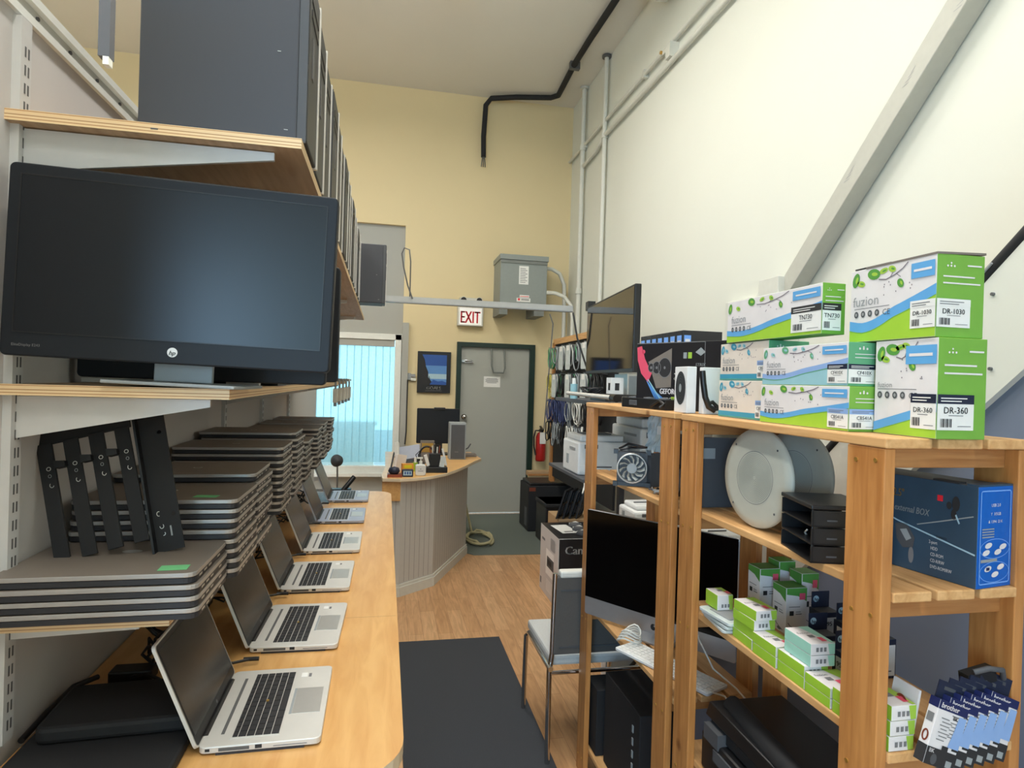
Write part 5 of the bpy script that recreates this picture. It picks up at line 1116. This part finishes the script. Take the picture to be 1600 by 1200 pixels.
# leaning ink packs at the near right
def brother(label, x, y, rz, rx, dz=0.0, face=True):
    t = thing('ink_hanging_pack', label, 'ink pack', (x, y, SZ+dz), 0, 'hanging ink packs leaning at the near end of the third shelf')
    t.rotation_euler = (math.radians(rx), math.radians(22), math.radians(rz))
    W, H, D = 0.066, 0.108, 0.018
    MB().box((0, 0, 0), (W, D, H), {'*': 'fz_white', '+z': 'navy'}).build('carton', t, bevel=0.001)
    MB().box((0.006, D-0.003, H), (W-0.006, D-0.001, H+0.03), 'label_dark').box((0.02, D-0.0032, H+0.016), (W-0.02, D-0.0008, H+0.022), 'slate').build('hang_tab', t)
    b = MB(); f_ = YF; fx = XF(D)
    b.rect(f_, 0, H*0.86, W, H, 'navy', 0.0006).text(f_, 0.004, H*0.89, 0.013, 'brother', 'fz_white', 0.001, bold=0.03, shear=0.1)
    b.rect(f_, 0.0, 0, W, H*0.27, 'ink', 0.0006).rect(f_, W*0.45, H*0.22, W*0.66, H*0.34, 'ink', 0.001).text(f_, 0.004, H*0.19, 0.010, 'BK', 'fz_white', 0.001, bold=0.02).ell(f_, W*0.28, H*0.10, 0.007, 0.009, 'slate', 0.001)
    b.poly(f_, [(W*0.62, H*0.34), (W, H*0.34), (W, H*0.84), (W*0.75, H*0.84), (W*0.70, H*0.6)], 'fz_blue2', 0.0008)
    for i in range(7): b.rect(f_, 0.012+0.003*(i % 2), H*(0.40+i*0.055), 0.030+0.004*(i % 3), H*(0.415+i*0.055), 'ink_grey', 0.001)
    b.rect(fx, 0, H*0.86, D, H, 'navy', 0.0006).rect(fx, 0, 0, D, H*0.27, 'ink', 0.0006).ring(fx, D/2, H*0.4, 0.006, 0.01, 0.003, 'brown_print', 0.0008).rect(fx, 0.003, H*0.62, D-0.003, H*0.76, 'ink_grey', 0.0008)
    b.text(f_, W*0.55, H*0.76, 0.009, 'BK', 'ink', 0.0012, bold=0.02); b.rect(f_, W*0.7, H*0.04, W*0.9, H*0.14, 'cable_grey', 0.001)
    b.build('print', t, 'navy band reading brother'); return t
for k in range(6):
    brother('white and navy hanging ink pack, %s' % ['leftmost, its side picture showing', 'second from the left', 'third from the left', 'fourth from the left', 'fifth from the left', 'rightmost, against the rear post'][k], 0.905+k*0.024, 0.868+0.002*k, 2, -3, 0.002+0.0*k)
b = MB().box((0, 0, 0), (0.06, 0.02, 0.025), 'black', R('Y', -10)); b.tube([(0.01, 0, 0.025), (0.03, -0.01, 0.035), (0.06, -0.01, 0.03), (0.075, 0, 0.01)], 0.005, 'slate')
one(b, 'black_cartridge', 'loose black plastic pack on top of the leaning ink packs', 'cartridge', (1.03, 0.90, SZ+0.105))
one(MB().box((0, 0, 0), (0.005, 0.055, 0.10), 'fz_white', R('Y', 10)).ring(Fr((-0.009, 0.055, 0.0), (0, -1, 0), (0, 0, 1)), 0.02, 0.035, 0.014, 0.016, 0.005, 'brown_print', 0.0).ring(Fr((-0.009, 0.055, 0.0), (0, -1, 0), (0, 0, 1)), 0.036, 0.07, 0.014, 0.016, 0.005, 'brown_print', 0.0), 'ink_pack_side', 'white pack side printed with brown rings, left of the leaning ink packs', 'ink pack', (0.928, 0.91, SZ), 0.0)

# ================================================================== FARTHER PINE UNIT: COMPUTER, KEYBOARD, COOLER
DKZ = 0.7005
t = thing('all_in_one_computer', 'large silver and black all-in-one computer on the farther pine unit', 'computer', (0.81, 2.35, DKZ), math.atan2(-0.505, 0.36))
L = 0.62
MB().prism(rounded(0, 0.012, L, 0.43, 0.010), Fr((0, 0.012, 0), (1, 0, 0), (0, 0, 1)), 0.012, 'aluminium').build('body', t, bevel=0.002)
MB().rect(YF, 0.002, 0.082, L-0.002, 0.428, 'imac_glass', 0.001).build('screen', t)
MB().ell(YF, L/2, 0.045, 0.011, 0.012, 'ink', 0.001).ell(YF, L/2+0.006, 0.05, 0.004, 0.004, 'aluminium', 0.0014).build('chin_mark', t)
MB().prism([(-0.0, 0), (0.0, 0.0), (0.17, 0.0), (0.175, 0.006), (0.08, 0.016), (0.06, 0.20), (0.052, 0.20), (0.05, 0.02), (0.0, 0.006)], Fr((L/2+0.09, -0.05, 0.0), (0, 1, 0), (0, 0, 1)), -0.18, 'aluminium').build('stand', t)
t = thing('computer_keyboard', 'white and silver keyboard on the farther pine unit below the big screen', 'keyboard', (0.815, 2.03, DKZ), math.atan2(-0.36, 0.163))
KL, KW = 0.385, 0.105
MB().prism(rounded(0, 0, KL, KW, 0.008), Fr((0, 0, 0.002), (1, 0, 0), (0, 1, 0)), 0.008, 'printer_white').build('base', t, bevel=0.001)
b = MB()
for r_ in range(6):
    for k in range(20):
        if (r_ == 0 and 4 <= k <= 7): continue
        if k in (14, 18) and r_ in (3,): pass
        b.box((0.006+k*0.0188, 0.006+r_*0.0162, 0.01), (0.006+k*0.0188+0.0158, 0.006+r_*0.0162+0.0132, 0.0125), 'key_white')
b.box((0.006+4*0.0188, 0.006, 0.01), (0.006+8*0.0188-0.003, 0.0192, 0.0125), 'key_white')
b.build('keys', t)
b = MB().tube([(0.985, 1.70, DKZ+0.01), (1.02, 1.66, DKZ+0.01), (1.02, 1.60, DKZ-0.01), (1.03, 1.52, DKZ-0.06), (1.06, 1.46, DKZ-0.09)], 0.0028, 'cable_white', n=6)
one(b, 'keyboard_cable', 'white keyboard cord drooping off the plank end', 'cable')
b = MB().tube([(1.02, 1.90, DKZ+0.16), (1.04, 1.86, DKZ+0.10), (1.05, 1.78, DKZ+0.035), (1.07, 1.68, DKZ+0.02), (1.10, 1.56, DKZ-0.03), (1.11, 1.5, DKZ-0.06)], 0.0028, 'cable_white', n=6)
one(b, 'white_cable', 'white cord running down from the big screen past the keyboard', 'cable')
b = MB()
for k in range(4): b.tube([(0.045*math.cos(a*0.45)*(1-0.08*k), 0.03*math.sin(a*0.45)-0.006*k, 0.015+0.012*k+0.012*math.sin(a*0.9)) for a in range(15)], 0.003, 'cable_white', n=6)
one(b, 'cable_bunch', 'bunched white cord between the big screen and the keyboard', 'cable', (0.885, 2.07, DKZ+0.005))
# motherboard with cooler on the second level
CZ = 1.2665
t = thing('cpu_cooler', 'cpu cooler fan with a pale ring on the second level of the farther unit', 'cooler', (0.880, 2.08, CZ+0.0665), math.radians(-24))
MB().lathe([(0.050, -0.012), (0.054, -0.012), (0.054, 0.012), (0.048, 0.012), (0.048, -0.012)], (0, 0, 0), 'silver_lt', (0, 1, 0), n=36).build('ring', t)
b = MB().cyl((0, -0.012, 0), (0, 0.012, 0), 0.018, 'cable_grey', n=20)
for k in range(11):
    a = 2*PI*k/11; p = lambda r, q, y: (r*math.cos(a+q), y, r*math.sin(a+q))
    b.add([p(0.017, 0, -0.009), p(0.032, 0.18, -0.010), p(0.046, 0.45, -0.009), p(0.046, 0.72, 0.007), p(0.032, 0.45, 0.008), p(0.017, 0.25, 0.008)], [(0, 1, 4, 5), (1, 2, 3, 4)], 'cable_white')
b.build('blades', t)
b = MB().cyl((0, 0.015, 0), (0, 0.075, 0), 0.053, 'black_matte', n=20)
for k in range(9): b.box((-0.054, 0.014+k*0.007, -0.054), (0.054, 0.0165+k*0.007, 0.054), 'slate')
b.build('heatsink', t)
b = MB()
for x_ in (-0.058, 0.058):
    for z_ in (-0.058, 0.058): b.box((x_-0.008, -0.01, z_-0.008), (x_+0.008, 0.013, z_+0.008), 'black')
b.box((-0.062, 0.005, -0.066), (0.062, 0.013, -0.052), 'black'); b.build('frame', t)
t = thing('motherboard', 'dark motherboard with heat sinks and cards beside the cooler', 'circuit board', (0.985, 1.83, CZ), 0)
MB().box((0.03, 0.0, 0.0), (0.036, 0.20, 0.20), 'black').box((0.0, 0.0, 0.0), (0.10, 0.20, 0.03), 'black').build('board', t)
b = MB()
for k in range(5): b.box((0.0, 0.02+k*0.028, 0.10), (0.03, 0.035+k*0.028, 0.16), ['slate', 'ink', 'black', 'copper', 'slate'][k])
b.box((-0.01, 0.03, 0.03), (0.03, 0.13, 0.09), 'black').cyl((-0.03, 0.06, 0.05), (-0.01, 0.06, 0.05), 0.04, 'slate'); b.build('components', t)
MB().box((0.028, 0.02, 0.12), (0.031, 0.05, 0.15), 'exit_red').build('red_slot', t)
t = thing('antistatic_bag', 'crumpled silver anti-static bag standing behind the cooler', 'bag', (0.99, 2.07, CZ+0.10), 0.3)
b = MB(); rnd = random.Random(2); n_ = 7; vs = []
for i in range(n_):
    for j in range(n_): vs.append((-0.05+0.1*i/(n_-1)+0.01*rnd.random(), 0.02*rnd.random(), 0.02+0.13*j/(n_-1)+0.008*rnd.random()))
b.add(vs, [(i*n_+j, (i+1)*n_+j, (i+1)*n_+j+1, i*n_+j+1) for i in range(n_-1) for j in range(n_-1)], 'bag'); b.add([(x, y+0.02, z) for x, y, z in vs], [(i*n_+j, (i+1)*n_+j, (i+1)*n_+j+1, i*n_+j+1) for i in range(n_-1) for j in range(n_-1)], 'bag')
b.box((-0.05, 0.0, -0.10), (0.05, 0.03, 0.02), 'slate'); b.build('film', t)
MB().box((-0.03, -0.006, 0.09), (0.01, -0.004, 0.12), 'paper').build('sticker', t)
b = MB()
for k in range(4):
    b.tube([(0.01*k, 0.02*math.sin(a+k), 0.010+0.012*abs(math.sin(a*1.3+k))) if False else (0.02*math.cos(a*0.9+k)+0.01*k, 0.03*math.sin(a*0.7+k)+0.01*a, 0.008+0.010*abs(math.sin(a+k))) for a in range(10)], 0.003, ['cable_grey', 'slate', 'steel', 'black'][k], n=6)
one(b, 'loose_cables', 'small heap of loose cables on the plank near the cooler', 'cables', (0.90, 1.84, CZ))
b = MB().tube([(0, 0, 0), (0.03, -0.03, 0.012), (0.06, 0.0, 0.008), (0.08, -0.05, 0.014)], 0.004, 'black').tube([(0.0, 0.01, 0.004), (0.04, 0.02, 0.02), (0.09, -0.01, 0.01)], 0.0045, 'black')
one(b, 'black_leads', 'black leads sticking up over the cooler', 'cables', (0.85, 2.12, CZ+0.128))
# black panel strip between the two units
one(MB().box((0, 0, 0), (0.22, 0.022, 0.20), 'slate').box((0, -0.002, 0.14), (0.05, 0, 0.17), 'cable_grey'), 'slim_device', 'slim dark device standing upright at the far end of the second pine shelf', 'device', (0.885, 1.612, 1.2868))
# bottom of the units
t = thing('computer_tower', 'black computer tower under the farther pine unit, nearer one', 'computer', (0.90, 1.99, 0.1205), 0)
MB().box((0, 0, 0), (0.19, 0.34, 0.36), 'black_matte').build('case', t, bevel=0.004)
for k in range(6): MB().box((-0.003, 0.05, 0.05+k*0.045), (0.0, 0.06, 0.075+k*0.045), 'cable_grey').build('drive_slot', t)
t = thing('computer_tower', 'black computer tower on the floor left of the farther unit base', 'computer', (0.878, 2.36, 0.1205), 0)
MB().box((0.0, 0, 0), (0.19, 0.13, 0.27), 'black_matte').build('case', t, bevel=0.004)
MB().box((0.05, -0.002, 0.20), (0.10, 0.0, 0.22), 'slate').build('badge', t)
one(MB().box((0, 0, 0), (0.34, 0.02, 0.62), 'outside_wall').box((0.02, -0.001, 0.02), (0.32, 0, 0.6), 'cable_grey'), 'backing_board', 'pale grey board standing on the floor behind the pine units', 'board', (1.20, 3.16, 0.0), 0)
t = thing('multifunction_printer', 'bulky black printer on the low shelf of the nearer pine unit', 'printer', (0.872, 1.06, 0.6005), 0)
MB().box((0, 0, 0), (0.25, 0.47, 0.10), 'black').box((0.02, 0.02, 0.10), (0.25, 0.46, 0.14), 'black_matte').build('body', t, bevel=0.008)
MB().prism([(0, 0), (0.46, 0), (0.44, 0.035), (0.02, 0.045)], Fr((0.01, 0.47, 0.14), (0, -1, 0), (0, 0, 1)), -0.22, 'black').build('scanner_lid', t, bevel=0.004)
MB().box((-0.005, 0.06, 0.055), (0.0, 0.40, 0.085), 'slate').build('front_slot', t); MB().box((-0.004, 0.38, 0.09), (0.04, 0.45, 0.13), 'slate').build('control_panel', t)
MB().cyl((0.03, 0.1, 0.185), (0.06, 0.42, 0.185), 0.025, 'black_matte').build('paper_guide', t)
# chair
t = thing('side_chair', 'chrome legged chair with light grey seat and dark grey back beside the pine units', 'chair', (0, 0, 0))
SZc = 0.45
MB().prism([(0.735, 2.56), (1.16, 2.55), (1.16, 2.97), (0.73, 2.98)], Fr((0, 0, SZc-0.045), (1, 0, 0), (0, 1, 0)), 0.045, 'seat_grey').build('seat', t, bevel=0.012)
Rm = R('X', 1)
b = MB().box((0.735, 2.52, 0.47), (1.155, 2.545, 0.805), 'back_grey', Rm, (0.95, 2.53, 0.45)); b.build('backrest', t, bevel=0.006)
b = MB().box((0.755, 2.515, 0.80), (1.14, 2.56, 0.83), 'cable_white', Rm, (0.95, 2.53, 0.45)); b.build('top_rail_cover', t, bevel=0.008)
for x_ in (0.722, 1.168): MB().tube([(x_, 2.522, 0.0), (x_, 2.53, 0.40), (x_+(0.012 if x_ < 1 else -0.012), 2.535, 0.47), (x_+(0.012 if x_ < 1 else -0.012), 2.522, 0.82)], 0.0115, 'chrome', n=10).build('rear_leg', t)
for x_ in (0.72, 1.165): MB().tube([(x_, 2.50, 0.42), (x_, 2.90, 0.415), (x_, 2.955, 0.38), (x_, 2.975, 0.0)], 0.0115, 'chrome', n=10).build('front_leg', t)
MB().tube([(0.722, 2.53, 0.39), (1.168, 2.53, 0.39)], 0.009, 'chrome').build('cross_bar', t)
for z_ in (0.50, 0.745): MB().box((0.76, 2.516, z_), (1.13, 2.52, z_+0.006), 'slate', Rm, (0.95, 2.53, 0.45)).build('seam_stitching', t)

# ================================================================== THE BACK RIGHT
# screen on the bar end
a = Vector((1.335, 4.0, 0)); c = Vector((1.24, 2.96, 0)); d_ = (c-a); L = d_.length
t = thing('wall_screen', 'large glossy black television tilted toward the aisle at the end of the steel bar', 'television', (1.335, 4.0, 1.70), math.atan2(d_.y, d_.x))
H = 0.455
b = MB().box((0, 0, 0), (L, 0.035, H), 'black'); b.build('housing', t, bevel=0.004)
MB().rect(YF, 0.012, 0.02, L-0.012, H-0.012, 'black_gloss', 0.001).build('screen', t)
MB().box((0.3, 0.035, 0.1), (0.75, 0.07, 0.36), 'black').build('back_cover', t, bevel=0.01)
MB().box((-0.06, 0.0, H-0.02), (0.02, 0.05, H+0.04), 'black').box((-0.14, 0.02, H), (-0.02, 0.035, H+0.025), 'steel').build('bracket', t)
b = MB().tube([(1.28, 4.15, 2.13), (1.30, 4.1, 1.95), (1.36, 4.06, 1.75), (1.40, 4.0, 1.55)], 0.007, 'black').tube([(1.13, 4.22, 2.12), (1.15, 4.2, 2.05), (1.13, 4.2, 1.7), (1.12, 4.25, 1.3)], 0.004, 'slot_dark', n=6)
one(b, 'screen_cables', 'black cables hanging from the bar end beside the television', 'cables')
# high ledge with small things under the screen
t = thing('ledge_shelf', 'dark wall shelf under the television holding small boxes', 'shelf', (1.10, 3.0, 1.46))
MB().box((0.0, 0, 0.06), (1.139, 0.9, 0.08), 'slate').build('board', t)
for y_ in (0.1, 0.75): MB().prism([(0, 0), (1.13, 0), (1.13, -0.05)], Fr((0.0, y_, 0.06), (1, 0, 0), (0, 0, 1)), 0.02, 'slate').build('bracket', t)
one(MB().box((0, 0, 0), (0.11, 0.20, 0.155), 'silver').box((0.01, -0.001, 0.01), (0.10, 0, 0.145), 'cable_grey'), 'silver_case', 'plain silver case under the television', 'case', (1.36, 3.32, 1.541), 0, bevel=0.003)
one(MB().box((0, 0, 0), (0.07, 0.08, 0.09), 'printer_white').box((0.02, -0.001, 0.02), (0.045, 0, 0.06), 'ink').box((-0.001, 0.02, 0.02), (0, 0.05, 0.06), 'ink'), 'small_white_box', 'small white box with a black mark under the television', 'box', (1.22, 3.2, 1.581), 0)
one(MB().box((0, 0, 0), (0.20, 0.25, 0.039), 'black'), 'black_flat_box', 'flat black box under the small white box below the television', 'box', (1.15, 3.1, 1.5405), 0, bevel=0.002)
t = thing('spray_bottle', 'small pale bottle at the left end of the dark ledge', 'bottle', (1.13, 3.60, 1.5405)); MB().cyl((0, 0, 0), (0, 0, 0.09), 0.022, 'fz_aqua').build('body', t); MB().cyl((0, 0, 0.09), (0, 0, 0.125), 0.012, 'paper').build('cap', t)
b = MB()
for k in range(5): b.tube([(0.05*math.cos(a*0.6+k), 0.08*math.sin(a*0.5+k), 0.02+0.05*abs(math.sin(a*0.4+k))) for a in range(10)], 0.006, 'black', n=6)
one(b, 'cable_heap', 'heap of black cables on the dark ledge below the television', 'cables', (1.25, 3.62, 1.541))
b = MB().cyl((1.06, 3.50, 1.575), (1.02, 2.66, 1.572), 0.011, 'silver_lt'); b.cyl((1.02, 2.66, 1.572), (1.018, 2.60, 1.57), 0.018, 'black')
one(b, 'silver_tube', 'thin silver tube lying across under the television', 'tube')
# table under the printers
t = thing('printer_table', 'dark table carrying the two big white printers behind the pine units', 'table', (1.15, 3.44, 0))
MB().box((0, 0, 1.05), (1.0, 0.76, 1.07), 'slate').build('tabletop', t, bevel=0.002)
for x_, y_ in ((0.5, 0.05), (0.92, 0.05), (0.5, 0.68), (0.92, 0.68)): MB().box((x_, y_, 0), (x_+0.04, y_+0.04, 1.05), 'slate').build('leg', t)
def printer(label, loc, rz, s=1.0):
    t = thing('laser_printer', label, 'printer', loc, rz, 'white laser printers')
    W, D, H = 0.42*s, 0.42*s, 0.26*s
    MB().box((0, 0, 0.0), (W, D, H), 'printer_white').build('body', t, bevel=0.012)
    MB().box((0.01, -0.004, 0.02), (W-0.01, 0.0, 0.075*s), 'printer_white').box((0.14*s, -0.006, 0.06*s), (0.28*s, -0.004, 0.07*s), 'slate').build('paper_tray', t, bevel=0.001)
    MB().box((0.02, 0.03, H), (W-0.02, D-0.02, H+0.05*s), 'printer_white').build('scanner_lid', t, bevel=0.01)
    MB().box((0.04, -0.006, H-0.05*s), (0.16*s, 0.0, H-0.02*s), 'slate').build('control_panel', t)
    MB().box((-0.004, 0.06, H-0.055), (0.0, 0.22*s, H-0.04), 'printer_grey').build('grip_slot', t); MB().box((-0.004, 0.25*s, 0.05), (0.0, 0.30*s, 0.11), 'cable_grey').build('side_vent', t)
    MB().box((0.08*s, 0.1, H+0.05*s), (W-0.1*s, D-0.1, H+0.058*s), 'slate').build('output_slot', t)
    return t
printer('white laser printer on the dark table, leftmost of the pair', (1.17, 3.60, 1.071), 0.0, 0.78)
printer('large white laser printer on the dark table, right of the pair', (1.53, 3.50, 1.071), 0.0, 1.15)
# table with white gear behind the farther unit
t = thing('work_table', 'low brown table behind the farther pine unit', 'table', (1.20, 2.70, 0))
MB().box((0, 0.0, 0.86), (0.56, 0.42, 0.885), 'card_grey').build('tabletop', t)
for x_, y_ in ((0.3, 0), (0.53, 0), (0.3, 0.39), (0.53, 0.39)): MB().box((x_, y_, 0), (x_+0.03, y_+0.03, 0.86), 'card_grey').build('leg', t)
printer('small white printer partly hidden behind the big all-in-one computer', (1.205, 2.80, 0.8855), 0.0, 0.5)
printer('white laser printer seen through the farther pine unit', (1.46, 2.74, 0.8855), 0.0, 0.72)
# pegboard
t = thing('cable_board', 'black pegboard in a wooden frame hung with bagged cables', 'pegboard', (1.85, 4.75, 0))
MB().box((0.0, 0, 0.60), (0.02, 1.85, 2.06), 'black_matte').build('board', t)
MB().box((-0.02, -0.03, 2.06), (0.03, 1.90, 2.12), 'pine').box((-0.02, 1.85, 0.5), (0.03, 1.92, 2.08), 'pine_v').build('frame', t)
rnd = random.Random(21); cn = 0
CC = [('bag', 'clear bag of cables'), ('cable_yellow', 'yellow network cable'), ('cable_grey', 'grey cable'), ('cable_blue', 'blue cable'), ('cable_white', 'white cable'), ('black', 'black cable'), ('fz_tealgreen', 'teal cable')]
ROWS = {2.0: [0, 0, 2, 0, 0, 2, 6], 1.72: [5, 0, 2, 0, 5, 0, 1], 1.45: [5, 5, 4, 2, 3, 3, 3], 1.22: [2, 5, 2, 4, 5, 2, 5]}
RN = {2.0: 'top', 1.72: 'second', 1.45: 'third', 1.22: 'bottom'}
for z, row in ROWS.items():
    for k, ci in enumerate(row):
        m_, nm = CC[ci]; t = thing('cable_bundle', '%s hanging on the pegboard, %s row, %s hook from the near end' % (nm, RN[z], ORD[k]), 'cable', (1.76, 4.95+k*0.24, z), 0, 'cables hung on the pegboard')
        b = MB()
        for j in range(5):
            a0 = rnd.random()*6; w_, h_ = 0.03+0.06*rnd.random(), 0.07+0.06*rnd.random(); x_ = -0.045+0.018*j
            b.tube([(x_+0.01*rnd.random(), w_*math.sin(2*PI*q/10), -h_+h_*math.cos(2*PI*q/10)) for q in range(11)], 0.006, m_ if m_ != 'bag' else ['cable_grey', 'cable_white', 'slate', 'fz_tealgreen', 'cable_grey'][j], n=6, caps=False)
        b.build('loops', t)
        MB().cyl((0.0895, 0, 0), (-0.05, 0, 0.01), 0.004, 'steel', n=6).build('hook', t)
        if m_ == 'bag':
            MB().prism(rounded(-0.075, -0.235, 0.075, 0.0, 0.02), Fr((-0.05, 0, 0.0), (0, -1, 0), (0, 0, 1)), 0.002, 'bag').box((-0.052, -0.04, -0.05), (-0.0521, 0.04, 0.0), 'paper').build('bag', t)
b = MB().tube([(1.72, 5.2, 1.25), (1.70, 5.15, 1.1), (1.69, 5.0, 0.9), (1.66, 4.9, 0.78), (1.63, 4.86, 0.72)], 0.011, 'cable_white')
one(b, 'hanging_white_cable', 'long white cable dangling from the pegboard', 'cable')
one(MB().box((0, 0, 0), (0.34, 0.12, 0.05), 'kraft').box((0, -0.001, 0.0), (0.34, 0, 0.025), 'pine_x'), 'wooden_ledge', 'wooden ledge on the back wall above the black cases', 'ledge', (1.66, 6.95, 0.545), 0, bevel=0.003)
one(MB().box((0, 0, 0), (0.30, 0.10, 0.545), 'wall_yellow'), 'ledge_support', 'cream boxed support under the wooden ledge', 'support', (1.68, 6.965, 0), 0)
# black cases on the floor
t = thing('equipment_case', 'tall black equipment case on the green mat by the door, the rear one', 'case', (1.56, 6.50, 0.007))
MB().box((0, 0, 0), (0.52, 0.42, 0.50), 'black_matte').box((0.02, 0.01, 0.50), (0.50, 0.40, 0.53), 'black').build('body', t, bevel=0.012)
MB().box((-0.003, 0.05, 0.05), (0.0, 0.15, 0.25), 'slate').build('side_label', t); MB().box((0.01, -0.003, 0.44), (0.08, 0, 0.48), 'copper').build('label', t)
t = thing('equipment_case', 'black equipment case with a pale label, the nearer one by the green mat', 'case', (1.60, 5.90, 0.007))
MB().box((0, 0, 0), (0.46, 0.40, 0.42), 'black').box((-0.01, -0.01, 0.38), (0.47, 0.41, 0.42), 'black_matte').build('body', t, bevel=0.01)
MB().box((0.10, -0.003, 0.22), (0.28, 0.0, 0.32), 'printer_grey').box((0.11, -0.004, 0.29), (0.27, -0.002, 0.30), 'ink').box((0.11, -0.004, 0.25), (0.25, -0.002, 0.26), 'ink').build('label', t, 'pale paper label')
# leaning black frames on a box
one(MB().box((0, 0, 0), (0.40, 0.34, 0.52), 'kraft'), 'cardboard_box', 'plain brown carton behind the white printer box', 'box', (1.42, 4.82, 0), 0, bevel=0.003)
for k in range(4):
    t = thing('black_bracket_tray', 'black slotted plastic tray, %s of four leaning on the brown carton' % ['first', 'second', 'third', 'last'][k], 'tray', (1.44+k*0.055, 4.90, 0.527), 0, 'slotted black trays on the carton')
    fb = Fr((0, 0, 0), (0.35, 0.90, 0), (0.32, 0, 0.95)) if False else Fr((0, 0, 0), Vector((0.55, 0.83, 0)), Vector((0.30, 0.0, 0.95)))
    b = MB()
    for x0, z0, x1, z1 in ((-0.09, 0, -0.07, 0.24), (0.07, 0, 0.09, 0.24), (-0.07, 0, 0.07, 0.02), (-0.07, 0.22, 0.07, 0.24), (-0.07, 0.11, 0.07, 0.13), (-0.01, 0.02, 0.01, 0.22)): b.prism([(x0, z0), (x1, z0), (x1, z1), (x0, z1)], fb, 0.014, 'black')
    b.prism([(-0.088, 0.004), (0.088, 0.004), (0.088, 0.236), (-0.088, 0.236)], Fr(fb.n*0.003, fb.u, fb.v), 0.004, 'tower_front'); b.build('tray', t)
# printer carton
t = thing('printer_carton', 'black and white printer carton reading Canon on the floor', 'box', (1.255, 4.24, 0.0), 0)
W_, L_, H_ = 0.46, 0.52, 0.512
MB().box((0, 0, 0), (W_, L_, H_), {'*': 'strix_black', '-x': 'box_white', '+z': 'strix_black'}).build('carton', t, bevel=0.002)
f_ = XF(L_); b = MB().box((-0.0006, 0, H_-0.006), (W_, 0.006, H_+0.0006), 'paper').box((-0.0006, 0, 0), (0.006, 0.006, H_), 'paper')
b.rect(f_, 0.18, 0.17, 0.40, 0.36, 'outside_wall', 0.001).rect(f_, 0.21, 0.23, 0.40, 0.31, 'slate', 0.0014).rect(f_, 0.23, 0.25, 0.34, 0.29, 'ink', 0.0018).rect(f_, 0.05, 0.40, 0.14, 0.42, 'ink_grey', 0.001)
for i in range(7): b.rect(f_, 0.30, 0.38+i*0.013, 0.42+0.02*(i % 2), 0.386+i*0.013, 'ink_grey', 0.001); b.rect(f_, 0.20, 0.05+i*0.013, 0.40, 0.055+i*0.013, 'outside_wall', 0.001)
b.rect(f_, 0.02, 0.05, 0.06, 0.10, 'ink_grey', 0.001); b.build('side_print', t)
MB().text(YF, 0.045, 0.40, 0.085, 'Canon', 'paper', 0.001, bold=0.02).build('lettering', t, 'white lettering reading Canon')
CT = H_+0.0008
one(MB().box((0, 0, 0), (0.13, 0.26, 0.001), 'paper').box((0.03, 0.03, 0.001), (0.1, 0.06, 0.0014), 'ink_grey'), 'paper_sheet', 'white sheet lying on top of the black printer carton', 'paper', (1.33, 4.40, CT), 0.1)
for k in range(3):
    t = thing('computer_mouse', 'grey and black computer mouse on the printer carton, %s of three' % ['nearest', 'middle', 'farthest'][k], 'mouse', (1.47+0.01*k, 4.34+k*0.13, CT), -0.5, 'mice on the printer carton')
    b = MB(); n_ = 12; prof = [(1.0, 0.0), (1.0, 0.25), (0.85, 0.7), (0.55, 0.95), (0.0, 1.0)]; vs = []
    for r_, z_ in prof: vs += [(0.055*r_*math.cos(2*PI*q/n_), 0.034*r_*math.sin(2*PI*q/n_), 0.036*z_+0.001) for q in range(n_)]
    b.add(vs, [(i*n_+q, i*n_+(q+1) % n_, (i+1)*n_+(q+1) % n_, (i+1)*n_+q) for i in range(4) for q in range(n_)], 'slate', True); b.build('shell', t)
    MB().tube([(-0.05, 0, 0.02), (0, 0, 0.0385), (0.045, 0, 0.022)], 0.006, 'silver_lt').build('wheel_strip', t)
# things above desk area to the right: nothing else
